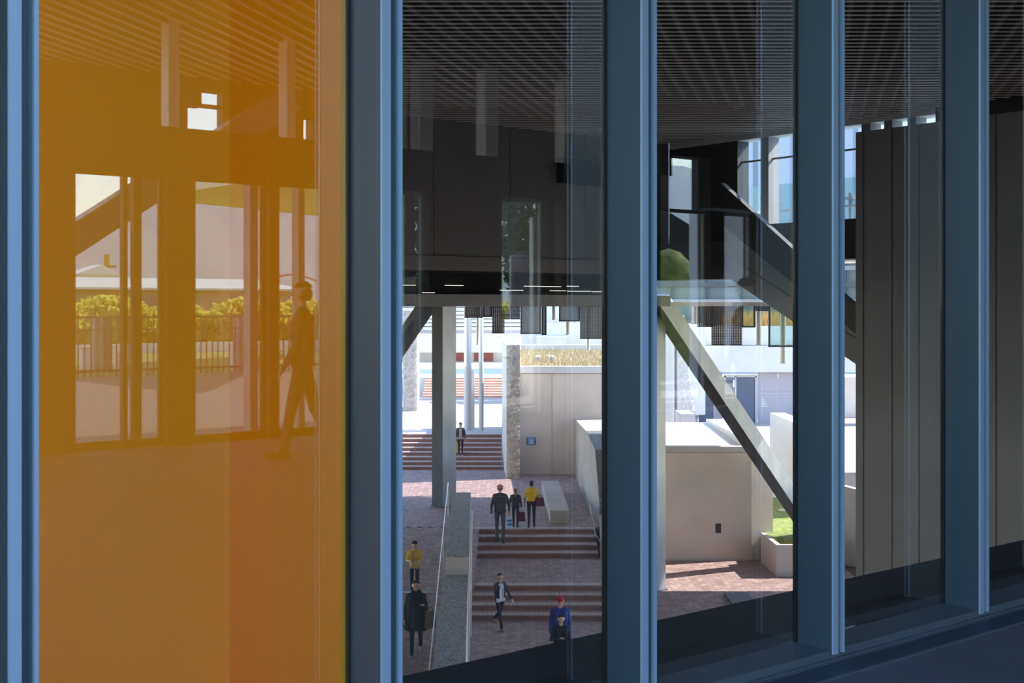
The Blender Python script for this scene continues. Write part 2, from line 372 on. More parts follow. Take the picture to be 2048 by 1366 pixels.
# ------------------------------------------------------------------ slab over the plaza, its underside at eye level
pl = [tuple(w2p(-14, 16.76)), tuple(w2p(16.87, 16.76)), (4.6, 26), (25, 26), (25, 38.0), (13.2, 38.0), (9.9, 41.2), (9.6, 47.0), (7.6, 47.0), (7.6, 45.7), (-30, 45.7), (-30, 4.4)]
struct(MB().prism(pl, 'z', 1.475, 1.56).build('ceiling_plaza', 'concrete'), 'thin concrete slab over the lower plaza', 'slab')

# ------------------------------------------------------------------ right side of the passage: clerestory glazing (plane s = 16.87)
SR = 16.87
wr = struct(empty('wall_right', (SR + .2, 11, 2.2), MW), 'glazed upper wall under the ceiling edge on the right', 'wall')
MB().box(SR, SR + .35, d_at(1871, SR), 16.6, 4.41, 4.6).build('fascia', 'white_paint', wr, MW)
MB().box(SR, SR + .5, 4.3, 16.6, 2.25, 2.90).build('spandrel', 'clad_dark', wr, MW)
for (xa, xb) in ((1521, 1537), (1600, 1618), (1723, 1741), (1768, 1784), (1815, 1832)):
    da, db = d_at(xa, SR), d_at(xb, SR); MB().box(SR, SR + .28, db, da, 2.9, 4.41).build('mullion', ['clad'], wr, MW)
MB().box(SR, SR + .3, d_at(1475, SR), 16.6, 2.9, 4.41).build('blank_panel', 'clad_dark', wr, MW)
ds = [d_at(1475, SR)] + [d_at(x, SR) for x in (1529, 1609, 1732, 1776, 1823, 1871)]
MB().box(SR, SR + .3, 4.3, d_at(1871, SR), 2.9, 4.6).build('blank_panel', 'clad_dark', wr, MW)
for a, b in zip(ds[:-1], ds[1:]): MB().box(SR + .12, SR + .135, b, a, 2.9, 4.41).build('pane', 'glass_clear', wr, MW)
MB().box(SR + .1, SR + .14, 4.4, 16.5, 4.02, 4.05).build('transom', 'clad', wr, MW)
# roof terrace beyond it: balustrade and white facade
ba = tag(empty('glass_balustrade', (19, 14, 2.8), MW), 'green tinted glass balustrade with steel posts behind the clerestory', 'balustrade')
for a, b in ((12.0, 14.05), (14.1, 16.1), (16.15, 18.2), (9.9, 11.95)): MB().box(18.6, 18.62, a, b, 2.85, 3.78).build('panel', 'glass_green', ba, MW)
for xx in (1471, 1553, 1640, 1700):
    dd = d_at(xx, 18.5); MB().box(18.5, 18.54, dd - .03, dd + .03, 2.6, 3.5).box(18.45, 18.6, dd - .1, dd + .1, 3.38, 3.42).box(18.45, 18.6, dd - .1, dd + .1, 2.72, 2.76).build('post', 'steel', ba, MW)
MB().box(18.44, 18.5, 9, 19, 3.24, 3.28).build('hand_rail', 'rail', ba, MW)
MB().box(17.4, 23.7, 8, 20, 2.45, 2.8).build('deck', 'concrete_pale', ba, MW)
wf = tag(empty('white_facade', (24, 15, 2.8), MW), 'bright white facade with slate blue vertical strips beyond the balustrade', 'facade')
MB().box(24, 24.4, 6, 24, 2.8, 7.5).build('wall', 'white_wall', wf, MW)
for xx, w in ((1487, .35), (1503, .25), (1546, .5), (1570, .45), (1700, .3)):
    dd = d_at(xx, 23.9); MB().box(23.8, 24, dd - w / 2, dd + w / 2, 2.8, 7.5).build('blue_strip', 'pale_blue', wf, MW)

# tall cladding wall standing square to the glass
SW = 14.4
cw = tag(empty('cladding_wall', (SW + .2, 8, -6.6), MW), 'tall dark grey cladding wall beyond the right panes', 'cladding wall')
dj = [d_at(1710, SW), d_at(1727, SW), d_at(1784, SW), d_at(1838, SW), d_at(1992, SW), d_at(2080, SW), 4.4]
for a, b in zip(dj[:-1], dj[1:]):
    MB().box(SW, SW + .05, b + .012, a - .012, -6.6, 3.88).build('panel', 'clad', cw, MW)
MB().box(SW + .045, SW + .4, 4.4, dj[0] - .02, -6.6, 3.87).build('core', 'frame_dark', cw, MW)

# enclosed stair descending beside that glazed wall
st = tag(empty('enclosed_stair', (16.2, 13, 0), MW), 'dark grey clad staircase descending to the right under the clerestory', 'staircase')
SS = 16.2
def line(pts):                                      # pixel points on plane s = SS -> (d, z)
    return [(d_at(x, SS), zz(y_, ts_at(x, SS))) for x, y_ in pts]
def band(name, m, top, bot, s0, s1_):
    (a, b), (c, d_) = line(top), line(bot)
    MB().prism([a, b, d_, c], 'x', s0, s1_).build(name, m, st, MW)
band('hand_rail', 'clad_dark', ((1446, 366), (1800, 690)), ((1446, 392), (1800, 716)), SS - .06, SS + .06)
band('balustrade', 'clad_dark', ((1446, 393), (1800, 717)), ((1446, 452), (1800, 740)), SS, SS + .03)
band('upper_panel', 'clad', ((1446, 440), (1720, 640)), ((1446, 506), (1720, 682)), SS + .02, SS + .55)
band('lower_panel', 'clad', ((1446, 508), (1720, 684)), ((1446, 549.5), (1720, 735)), SS + .02, SS + .55)
MB().box(SS + .0, SR - .002, d_at(1446, SS), 16.5, 1.95, 2.6).build('landing', 'clad_dark', st, MW)

# ------------------------------------------------------------------ opposite wall behind the camera, seen in the reflections
DO = 2 * G - 12.7                                    # real d of that wall's inner face
def so(x): return s_at(x, 12.7)
wo = struct(empty('wall_opposite', (8, DO, 0), MW), 'dark wall of door openings behind the camera, seen reflected', 'wall')
for a, b in ((so(60), so(150)), (so(335), so(392)), (so(540), so(560)), (so(858), so(1005)), (so(1096), so(1110)), (so(1130), so(1322)), (so(1422), so(1450)), (so(1512), so(1700))):
    MB().box(a, b, DO - .25, DO, 0, 2.9).build('pier', 'wall_dark', wo, MW)
MB().box(so(60), so(1322), DO - .25, DO, 2.9, 3.40).build('lintel', 'wall_dark', wo, MW)
MB().box(so(1322), so(1345), DO - .25, DO, 3.36, 4.6).box(so(1345), so(1422), DO - .25, DO, 3.66, 4.6).build('stepped_header', 'wall_dark', wo, MW)
MB().box(so(1422), so(1712), DO - .25, DO, 2.95, 4.6).build('header', 'wall_dark', wo, MW)
MB().box(so(1712), 17.6, DO - .25, DO, 3.8, 4.6).box(so(1712), 17.6, DO - .25, DO, 2.85, 3.12).build('header', 'wall_dark', wo, MW)
MB().box(so(1752), so(1788), DO - .25, DO, 3.1, 3.8).box(so(1812), 17.6, DO - .25, DO, 3.1, 3.8).build('upper_pier', 'wall_dark', wo, MW)
MB().box(so(1700), 17.6, DO - .25, DO, 0, 2.86).build('pier', 'wall_dark', wo, MW)
DH = 2 * G - 15.5
def sh(x): return s_at(x, 15.5)
def zh(x, y_): return zz(y_, t_at(x, 15.5))
ho = struct(empty('wall_outer', (8, DH, 3.2), MW), 'dark upper wall hanging outside the door openings, seen reflected', 'wall')
for (xa, xb, ya, yb) in ((60, 376, None, None), (447, 608, None, None), (626, 1340, None, None), (1400, 1700, None, None)):
    MB().box(sh(xa), sh(xb), DH - .2, DH, 3.15, 4.7).build('wall_piece', 'wall_dark', ho, MW)
MB().box(sh(376), sh(404), DH - .2, DH, zh(390, 212), 4.7).box(sh(404), sh(447), DH - .2, DH, zh(420, 182), 4.7).box(sh(376), sh(447), DH - .2, DH, zh(420, 213), zh(420, 209)).box(sh(608), sh(626), DH - .2, DH, zh(617, 236), 4.7).build('wall_piece', 'wall_dark', ho, MW)
struct(MB().box(17.6, 17.8, DO - .25, 3.28, 0, 4.6).build('wall_end', 'wall_dark', M=MW), 'dark end wall of the walkway beyond the right edge', 'wall')
for (a, b) in ((338, 360), (575, 592), (800, 815), (840, 867), (972, 997), (1130, 1165), (1240, 1260)):
    MB().box(so(a), so(b), DO - .2, DO, 3.40, 4.6).build('clerestory_post', 'white_paint', wo, MW)
for (a, b) in ((150, 335), (392, 540), (560, 690), (780, 858), (1005, 1096), (1322, 1422), (1450, 1512)):
    m = MB(); w = .045; A, B = so(a), so(b)
    m.box(A, A + w, DO - .16, DO - .1, 0, 2.9).box(B - w, B, DO - .16, DO - .1, 0, 2.9).box(A, B, DO - .16, DO - .1, 0, .085).box(A, B, DO - .16, DO - .1, 2.85, 2.9)
    m.build('door_frame', 'wall_dark' if a < 700 else 'mull_grey', wo, MW)
    MB().box(A + w, B - w, DO - .135, DO - .127, .085, 2.85).build('pane', 'glass_clear', wo, MW)
for (a, b) in ((253, 262), (274, 290), (335, 342)): MB().box(so(a), so(b), DO - .18, DO - .08, 0, 2.9).build('door_stile', 'wall_dark', wo, MW)
for (a, b) in ((524, 540), (622, 634), (835, 856)): MB().box(so(a), so(b), DO - .45, DO - .28, 0, 2.9).build('pale_jamb', 'mull_grey', wo, MW)
MB().box(-4.5, -4.25, DO - .25, DO, 0, 4.6).build('column', 'wall_dark', wo, MW)
MB().box(1.0, so(60), DO - .25, DO, 0, 4.6).build('pier', 'wall_dark', wo, MW)  # unseen pier, added to cut the light reaching the walkway floor

# diagonal strut, canopy and terrace outside it
def vw(x, y_, D): t = t_at(x, D); return Vector((s_at(x, D), 2 * G - D, zz(y_, t)))
tag(beam(vw(40, 545, 15), vw(578, 199, 15), .34, .34, side=(0, 1, 0)).build('diagonal_brace', 'steel', M=MW), 'brown diagonal steel brace seen reflected in the yellow pane', 'brace')
cp = []
for x, y_ in ((285, 396), (635, 343), (780, 325), (780, 448), (635, 432)):
    p = vr(x, y_, 3 * F / (HY - y_)); cp.append((p.x, p.y))
tag(MB().prism(cp, 'z', 4.5, 4.8).build('terrace_canopy', 'brown_soffit', M=MW), 'pale timber canopy over the terrace, reflected in the yellow pane', 'canopy')
struct(MB().box(-40, 70, -18.95, -5.99, -.3, 0).build('floor_terrace', 'terrace', M=MW), 'open paved terrace behind the camera', 'floor')
DR = -18.84
ra = tag(empty('terrace_railing', (8, DR, 0), MW), 'brown metal railing of thin balusters along the terrace edge', 'railing')
for z, h in ((1.245, .045), (.98, .035), (.12, .05)): MB().box(-6, 34, DR - .02, DR + .02, z - h / 2, z + h / 2).build('rail', 'rail_dark', ra, MW)
bl = MB().box(-.012, .012, -.012, .012, 0, 1.25).data('baluster', ['rail_dark'], (0, 0, 0))
s = 1.0
while s < 34:
    share(bl, 'baluster', MW @ Matrix.Translation((s, DR, 0)), ra); s += .135 if s < 17 else .27
lw = struct(MB().box(-120, 160, -60, -19.1, -.6, -.1).build('ground_lawn', 'grass', M=MW), 'sunlit lawn beyond the terrace railing', 'lawn')
for k, (x, yt, yb, w) in enumerate(((171, 698, 738, .22), (235, 708, 736, .13), (467, 690, 728, .12), (578, 696, 724, .12))):
    t = 31.0; p = vr(x, yb, t); z0 = -.1; z1 = zz(yt, t)
    b = tag(empty('bollard', (p.x, p.y, z0), MW), ['widest white bollard behind the railing, far left of the reflection', 'small white bollard behind the railing in the left opening', 'thin white bollard behind the railing in the middle opening', 'white bollard behind the railing near the reflected walker'][k], 'bollard', 'bollards behind the railing')
    MB().box(p.x - w / 2, p.x + w / 2, p.y - .08, p.y + .08, z0, z1).build('post', 'white_paint', b, MW)
    MB().box(p.x - w / 2 - .01, p.x + w / 2 + .01, p.y - .09, p.y + .09, z1, z1 + .03).build('top_cap', 'mull_grey', b, MW)
for k, (x, w) in enumerate(((205, .45), (489, .40))):
    p = vr(x, 730, 30.0); b = tag(empty('gate_pillar', (p.x, p.y, -.1), MW), ['two-tone pillar behind the railing in the left opening', 'two-tone pillar behind the railing in the middle opening'][k], 'pillar', 'pillars behind the railing')
    MB().box(p.x - w / 2, p.x, p.y - .2, p.y + .1, -.1, 1.22).build('pale_half', 'concrete_mid', b, MW)
    MB().box(p.x, p.x + w / 2, p.y - .2, p.y + .05, -.1, 1.22).build('brown_half', 'terrace', b, MW)
tag(MB().box(so(390) + 8, 60, -33.2, -32.9, -.1, .22).build('lawn_kerb', 'white_paint', M=MW), 'white kerb at the far side of the lawn', 'kerb')

def leaf_cloud(m, cx, cy, cz, rx, ry, rz, n, size, seed):
    rng = np.random.default_rng(seed)
    for _ in range(n):
        u = rng.normal(size=3); u /= np.linalg.norm(u); r = .72 + .38 * rng.random()
        c = Vector((cx + rx * u[0] * r, cy + ry * u[1] * r, cz + rz * u[2] * r))
        a = Vector(rng.normal(size=3)).normalized(); b = a.orthogonal().normalized(); q = size * (.6 + .8 * rng.random())
        m.poly([c - a * q, c + b * q * .5, c + a * q, c - b * q * .5], [(0, 1, 2, 3)])
hs = np.linspace(13.6, 37, 10)
ORD = ['leftmost', 'second', 'third', 'fourth', 'fifth', 'sixth', 'seventh', 'eighth', 'ninth', 'rightmost']
for k, s in enumerate(hs):
    dd = -36.0 - (k % 3) * .5; h = 1.62 + .16 * math.sin(k * 2.3)
    e = tag(empty('hedge_shrub', (s, dd, -.1), MW), 'rounded olive shrub, %s from the left in the reflected hedge' % ORD[k] if 0 < k < 9 else 'rounded olive shrub at the %s end of the reflected hedge' % ('left' if k == 0 else 'right'), 'shrub', 'shrubs of the hedge beyond the lawn')
    m = MB(); leaf_cloud(m, s, dd, h / 2 - .1, 1.75, 1.0, h / 2 + .1, 2600, .12, k); m.build('foliage', 'leaf', e, MW)
    MB().ball((s, dd, h / 2 - .1), 1.6, .75, h / 2 - .05, n=14).build('inner_mass', 'leaf_dark', e, MW)
# warehouse, tower, bridge arch and hills far behind
DWH = -78.0
wh = tag(empty('warehouse', (20, DWH, -.6), MW), 'long low warehouse with pale green roof behind the hedge', 'building')
sa, sb = s_at(-250, 85), s_at(580, 85)
MB().box(sa, sb, DWH - 14, DWH, -.6, 2.7).build('wall', 'shed_wall', wh, MW)
MB().prism([(DWH + 1.2, 2.55), (DWH + 1.2, 2.7), (DWH - 7, 3.55), (DWH - 15, 2.7), (DWH - 15, 2.55), (DWH - 7, 3.38)], 'x', sa - .5, sb + .6).build('roof', 'roof_white', wh, MW)
for k in range(9):
    s = sb - 5 - k * 7.5; MB().box(s, s + 3.2, DWH - .1, DWH + .06, .9, 2.1).build('window', 'store_dark', wh, MW)
p = vr(200, 600, 170); ws = tag(empty('white_shed', (p.x, p.y, -.6), MW), 'small white shed behind the warehouse roof', 'building')
MB().box(p.x - 3.2, p.x + 2.6, p.y - 4, p.y, -.6, 5.6).build('wall', 'white_paint', ws, MW)
MB().prism([(p.x - 3.5, 5.6), (p.x + 2.9, 5.6), (p.x + .2, 7.0)], 'y', p.y - 4.3, p.y + .3).build('roof', 'white_wall', ws, MW)
p = vr(214, 600, 190); ch = tag(empty('chimney_tower', (p.x, p.y, -.6), MW), 'thin orange and white chimney rising behind the warehouse', 'chimney')
MB().tube((p.x, p.y, -.6), (p.x, p.y, 7.5), .55, .45).build('shaft', 'concrete_warm', ch, MW)
MB().tube((p.x, p.y, 7.5), (p.x, p.y, 9.2), .45, .4).build('upper_band', 'orange', ch, MW)
MB().box(p.x - 1.1, p.x + 1.1, p.y - .9, p.y + .9, 7.2, 7.5).build('platform', 'orange', ch, MW)
arc = [vr(535 + k * 7, 562 - 13 * math.sin(math.pi * k / 14), 420) for k in range(15)]
tag(MB().path(arc, .35, 6).build('bridge_arch', 'arch_red', M=MW), 'red arch of a far bridge in front of the hills', 'bridge')
struct(MB().box(-1600, 1600, -2600, -60, -3, -.62).build('ground_far', 'grass', M=MW), 'distant flat ground in front of the hills', 'ground')
prof = [(-900, 520), (-400, 505), (0, 500), (110, 492), (160, 478), (230, 452), (300, 408), (400, 362), (520, 332), (700, 318), (900, 332), (1010, 352), (1100, 344), (1200, 334), (1350, 336), (1400, 339), (1500, 360), (1700, 382), (2000, 402), (2300, 425), (2700, 470), (3200, 520)]
xs = np.linspace(-900, 3200, 220); ys = np.interp(xs, [p[0] for p in prof], [p[1] for p in prof])
rng = np.random.default_rng(3); hv = []; hf = []; R = 9
for j in range(R):
    u = j / (R - 1)
    for i, x in enumerate(xs):
        n_ = (rng.random() - .5) * 7 * (1 if j == R - 1 else .8) + 6 * math.sin(x * .031 + j * 1.7)
        yy = 616 + (ys[i] - 616) * (u ** .9) + n_ * u; t = 900 + 620 * u + 25 * math.sin(x * .05 + j)
        hv.append(tuple(vr(x, yy, t)))
N = len(xs)
for i in range(N): q = Vector(hv[(R - 1) * N + i]); hv.append((q.x, q.y - 700, -3))
for j in range(R):
    for i in range(N - 1): hf.append((j * N + i, j * N + i + 1, (j + 1) * N + i + 1, (j + 1) * N + i))
struct(MB().poly(hv, hf).build('ground_hills', 'hill', M=MW, smooth=True), 'hazy wooded hills on the horizon, seen only reflected', 'hill')

# things reflected in the middle panes
p = vr(1071, 600, 19); tag(MB().tube((p.x, p.y, 0), (p.x, p.y, zz(435, 19)), .085, .085, 14).build('steel_post', 'steel_light', M=MW), 'pale round post outside, reflected in the stair-view pane', 'post')
a, b = s_at(1024, 16.4), s_at(1100, 16.4); dd = 2 * G - 16.4
cs = tag(empty('ribbed_screen', ((a + b) / 2, dd, 0), MW), 'pale blue ribbed metal screen reflected in the stair-view pane', 'screen')
zt = zz(512, t_at(1060, 16.4)); MB().box(a, b, dd - .06, dd - .02, 0, zt).build('sheet', 'white_wall', cs, MW)
for k in range(26):
    u = a - 1.4 + k * .095
    q0, q1 = max(u, a), min(u + 1.5, b)
    if q1 - q0 > .05:
        sl_ = zt / 1.5; z0_, z1_ = zt - (q0 - u) * sl_, zt - (q1 - u) * sl_
        beam((q0, dd - .01, max(z0_, 0)), (q1, dd - .01, max(z1_, 0)), .03, .035, side=(0, 1, 0)).build('rib', 'pale_blue', cs, MW)
def tree(px_, py_, t, rx, h, label, seed):
    p = vr(px_, 610, t); e = tag(empty('tree', (p.x, p.y, -.1), MW), label, 'tree', 'trees beyond the terrace')
    zc = zz(py_, t); m = MB()
    for k in range(5):
        leaf_cloud(m, p.x + rx * .3 * math.sin(k * 2.1), p.y + rx * .3 * math.cos(k * 1.7), zc + h * (.22 * (k - 2)), rx * .7, rx * .7, h * .28, 420, .16, seed * 10 + k)
    m.build('crown', 'tree_leaf', e, MW)
    MB().tube((p.x, p.y, -.1), (p.x, p.y, zc), .16, .07).build('trunk', 'leaf_dark', e, MW)
tree(1032, 455, 55, 1.0, 4.2, 'dark tree left of the pale post, reflected in the stair-view pane', 1)
tree(1085, 480, 62, .7, 3.4, 'dark tree right of the pale post, reflected in the stair-view pane', 2)
tree(815, 480, 50, 1.1, 4.0, 'dark tree reflected beside the fin right of the yellow panel', 3)
dd = 2 * G - 17.0
pw = tag(empty('panel_wall', (s_at(1450, 17), dd, 0), MW), 'pale grey panel wall outside, reflected above the diagonal strut', 'panel wall')
for x0, x1 in ((1394, 1440), (1441, 1489), (1490.5, 1530)): MB().box(s_at(x0, 17), s_at(x1, 17), dd - .2, dd, 0, zz(428, t_at(1450, 17))).build('panel', 'white_wall', pw, MW)
pt = [vr(x, y_, 28) for x, y_ in ((1270, 382), (1395, 458), (1420, 474), (1420, 600), (1270, 600))]
tag(MB().hexa([pt[4], pt[3], pt[3] + Vector((0, -1, 0)), pt[4] + Vector((0, -1, 0))], [pt[0], pt[2], pt[2] + Vector((0, -1, 0)), pt[0] + Vector((0, -1, 0))]).build('sloped_parapet', 'wall_dark', M=MW), 'dark sloping parapet outside, reflected against the hills', 'parapet')
p = vr(1338, 560, 26.5); gm = MB().ball((p.x, p.y, -.6), 1.2, 1.0, 3.3, n=24, z0=0).build('grass_mound', 'grass', M=MW, smooth=True)
tag(gm, 'green grassy mound outside, reflected above the diagonal strut', 'grass mound')

# ------------------------------------------------------------------ lower plaza (plaza frame)
Z0, Z1, Z2, Z3, Z4 = -6.6, -6.0, -5.4, -4.2, -3.08
def herringbone(name, parent, x0, x1, y0, y1, zf, L=.25, g=.016, clip=None, th=.02):
    """45 degree herringbone bricks lying on the plane z = zf(x, y)"""
    c = math.cos(math.pi / 4); w = L / 2; v = []; f = []; mi = []
    R_ = int(((x1 - x0) + (y1 - y0)) / w) + 4; xm, ym = (x0 + x1) / 2, (y0 + y1) / 2
    rng = np.random.default_rng(int(abs(x0 * 31 + y0 * 17)) + 1)
    for i in range(-R_ // 2, R_ // 2):
        for j in range(-R_ // 2, R_ // 2):
            k = (i - j) % 4
            if k == 0: q = (i * w, j * w, i * w + 2 * w, j * w + w)
            elif k == 3: q = (i * w, j * w, i * w + w, j * w + 2 * w)
            else: continue
            a0, b0, a1, b1 = q[0] + g / 2, q[1] + g / 2, q[2] - g / 2, q[3] - g / 2
            P = [((a - b) * c + xm, (a + b) * c + ym) for a, b in ((a0, b0), (a1, b0), (a1, b1), (a0, b1))]
            mx_, my_ = sum(p[0] for p in P) / 4, sum(p[1] for p in P) / 4
            if not (x0 <= mx_ <= x1 and y0 <= my_ <= y1): continue
            if clip and not clip(mx_, my_): continue
            o = len(v); h = rng.random() * .003
            v += [(p[0], p[1], zf(*p) + h) for p in P] + [(p[0], p[1], zf(*p) - th) for p in P]
            r = int(rng.integers(0, 4)); r = 0 if r == 3 else r
            for q4 in ((0, 1, 2, 3), (0, 4, 5, 1), (1, 5, 6, 2), (2, 6, 7, 3), (3, 7, 4, 0)): f.append(tuple(o + a for a in q4)); mi.append(r)
    m = MB(); m.v = v; m.f = f; m.mi = mi
    b = m.build(name, ['brick_a', 'brick_b', 'brick_c'], parent); b['kind'] = 'stuff'
    return b

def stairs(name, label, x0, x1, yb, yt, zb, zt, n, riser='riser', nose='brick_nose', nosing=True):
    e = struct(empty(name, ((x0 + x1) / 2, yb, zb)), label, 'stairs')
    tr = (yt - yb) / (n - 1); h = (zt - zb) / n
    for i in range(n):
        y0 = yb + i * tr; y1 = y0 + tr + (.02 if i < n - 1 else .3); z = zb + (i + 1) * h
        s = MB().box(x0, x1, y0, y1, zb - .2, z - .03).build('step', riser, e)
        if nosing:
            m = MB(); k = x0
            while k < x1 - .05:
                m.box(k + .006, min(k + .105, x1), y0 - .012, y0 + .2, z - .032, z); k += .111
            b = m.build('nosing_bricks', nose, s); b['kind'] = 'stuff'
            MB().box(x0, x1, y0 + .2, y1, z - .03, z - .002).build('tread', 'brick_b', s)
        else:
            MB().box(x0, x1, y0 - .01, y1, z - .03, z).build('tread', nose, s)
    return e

# divider wall: runs away from the eye, leaning slightly left (x = r0 - .0296 y)
K = -.0296
# ground slabs
f0 = struct(MB().box(-22, 30, 8, 42.5, Z0 - .4, Z0 - .02).build('floor_lower', 'mortar'), 'lowest red brick herringbone plaza level', 'floor')
herringbone('brick_paving', f0, -1.6, 3.6, 22.5, 32.2, lambda x, y_: Z0)
herringbone('brick_paving', f0, 3.6, 10.2, 24.5, 39.8, lambda x, y_: Z0)
f1 = struct(MB().box(-1.35, 3.55, 33.62, 38, Z0 - .1, Z1 - .02).build('floor_landing', 'mortar'), 'red brick landing between the two short stair flights', 'floor')
herringbone('brick_paving', f1, -1.35, 3.5, 33.75, 37.15, lambda x, y_: Z1)
f2 = struct(MB().box(-14, 3.6, 38.72, 53, Z0 - .1, Z2 - .02).build('floor_upper', 'mortar'), 'upper red brick plaza level with the bench', 'floor')
herringbone('brick_paving', f2, -6.2, 3.6, 38.85, 52.4, lambda x, y_: Z2)
stairs('stair_lower', 'lower flight of four red brick steps behind the capped walkers', -1.30, 3.55, 32.1, 33.5, Z0, Z1, 4)
stairs('stair_middle', 'upper flight of four red brick steps under the bench', -1.30, 2.56, 37.1, 38.6, Z1, Z2, 4)
stairs('stair_back', 'wide flight of eight brick steps behind the steel column', -9, -.33, 52.3, 55.2, Z2, Z3, 8)
# ramp left of the divider
def zr(x, y_): return Z2 + min(0, (y_ - 38.75)) * (1.2 / 17.0)
rp = struct(MB().hexa([(-8, 18, Z0 - .6), (-1.1, 18, Z0 - .6), (-1.1, 38.8, Z0 - .6), (-8, 38.8, Z0 - .6)],
                      [(-8, 18, zr(0, 18) - .02), (-1.1, 18, zr(0, 18) - .02), (-1.1, 38.8, zr(0, 38.8) - .02), (-8, 38.8, zr(0, 38.8) - .02)]).build('floor_ramp', 'mortar'), 'sloping red brick ramp left of the divider wall', 'floor')
herringbone('brick_paving', rp, -4.4, -1.1, 22.5, 38.8, zr)
tag(box('drain_channel', 'frame_dark', -4.2, -1.75, 32.0, 32.12, zr(0, 32), zr(0, 32) + .012), 'dark drain channel across the brick ramp', 'drain')
# level above the back stair, far stairs and terrace
f3 = struct(MB().box(-40, .4, 55.4, 77.2, -7, Z3).build('floor_third', 'paving_far'), 'paved level behind the wide back stair', 'floor')
stairs('stair_far', 'far flight of eight orange brick steps behind the round posts', -5.5, .6, 77, 79, Z3, Z4, 8, 'riser_far', 'paving_white', False)
f4 = struct(MB().box(-40, 30, 79.2, 125, -7, Z4).build('floor_fourth', 'paving_white'), 'sunlit pale paving at the top of the far stairs', 'floor')

# divider wall with pebbled top
dv = tag(empty('divider_wall', (-1.2, 28, -6.6)), 'long pebble-topped concrete divider wall beside the brick steps', 'divider wall')
def dwall(y0, y1, zt, zb, r_l, r_r):
    return [(r_l + K * y0, y0), (r_r + K * y0, y0), (r_r + K * y1, y1), (r_l + K * y1, y1)], zb, zt
for nm, (q, zb, zt) in (('upper_length', dwall(27.4, 36.7, -4.0, -7, -.65, -.125)), ('lower_length', dwall(17, 27.4, -4.42, -7, -.69, -.155))):
    MB().hexa([(*p, zb) for p in q], [(*p, zt - .03) for p in q]).build(nm, 'concrete', dv)
    MB().hexa([(*p, zt - .03) for p in q], [(*p, zt) for p in q]).build('pebbled_top', 'pebble', dv)
def hrail(name, label, pts, r=.012, posts=True, base=None):
    e = tag(empty(name, pts[0]), label, 'handrail'); MB().path(pts, r).build('rail', 'rail', e)
    for p in pts[:: max(1, len(pts) // 3)]:
        MB().tube((p[0], p[1], p[2] - .9), p, .016).build('post', 'rail', e)
    return e
hrail('handrail', 'thin pale handrail on the ramp side of the divider wall', [(-.76 + K * y_, y_, zr(0, y_) + 2.1) for y_ in (20, 25, 30, 35.4)])
hrail('handrail', 'thin pale handrail on the steps side of the divider wall', [(-.085 + K * y_, y_, -4.35) for y_ in (25.5, 28, 31, 35.5)])

# steel columns, brace struts
def wcol(name, label, cx_, cy_, w1, w2, z0, z1):
    s, d = p2w(cx_, cy_); e = tag(empty(name, (s, d, z0), MW), label, 'column', 'steel columns of the plaza')
    MB().box(s - w1 / 2, s + w1 / 2, d - w2 / 2, d + w2 / 2, z0, z1).build('shaft', 'steel', e, MW)
    MB().box(s - w1 / 2 - .012, s - w1 / 2 + .001, d - w2 / 2, d + w2 / 2, z0, z1).build('shaded_face', 'steel_dark', e, MW)  # darker steel put over the column's shaded side
    MB().box(s - w1 / 2 - .05, s + w1 / 2 + .05, d - w2 / 2 - .05, d + w2 / 2 + .05, z0, z0 + .02).build('base_plate', 'steel_dark', e, MW)
wcol('steel_column', 'tall square steel column standing left of the bench', -2.33, 42.9, .56, .62, Z2, 1.475)
wcol('steel_column', 'square steel column right of the middle mullion fin', 4.02, 35.6, .50, .50, Z0, 1.475)
a_, b_ = px(1316, 600, 35.3), px(1640, 1085, 39.6)
br = tag(empty('diagonal_strut', b_), 'thick diagonal steel strut crossing the pane right of the middle fin', 'strut')
sd = Vector((SA, -CA, 0)); dr = (b_ - a_).normalized(); up_ = sd.cross(dr).normalized()
if up_.z < 0: up_ = -up_
def bar(p, q, w, h, off=Vector((0, 0, 0))):
    c = lambda o: [o + off + sd * (i * w / 2) + up_ * (j * h / 2) for i, j in ((-1, -1), (1, -1), (1, 1), (-1, 1))]
    return MB().hexa(c(p), c(q))
bar(a_, b_, .50, .46).build('box_section', 'steel', br)
bar(a_, b_, .49, .02, up_ * -.235).build('shaded_underside', 'steel_dark', br)  # dark sheet standing for shade under the strut
a_, b_ = px(868, 590, 44), px(770, 735, 45)
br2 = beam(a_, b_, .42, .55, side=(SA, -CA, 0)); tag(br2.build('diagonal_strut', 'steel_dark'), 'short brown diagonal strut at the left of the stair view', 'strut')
# round posts on the third level
for k, (x, w, t, lab) in enumerate(((935.5, 15, 57.0, 'thick round post with a beige shaded lower length behind the steps'), (962.5, 9, 57.0, 'thin round post right of the thick round post'))):
    c = px(x, 865, t); r = w / 2 / F * t; zs = zz(733, t) if k == 0 else zz(723, t)
    e = tag(empty('round_post', (c.x, c.y, Z3)), lab, 'post', 'round posts above the back stair')
    MB().tube((c.x, c.y, Z3), (c.x, c.y, zs), r + .01, r + .01, 20).build('shaded_length', 'post_shade_paint', e)  # lower length coloured for the shade falling on the post
    MB().tube((c.x, c.y, zs), (c.x, c.y, 1.5), r, r, 20).build('shaft', 'steel_light', e)
c = px(946, 865, 57.4); tag(MB().box(c.x - .06, c.x + .06, c.y, c.y + .3, Z3, zz(738, 57.4)).build('flat_post', 'post_shade_paint'), 'flat beige post beside the thick round post', 'post')

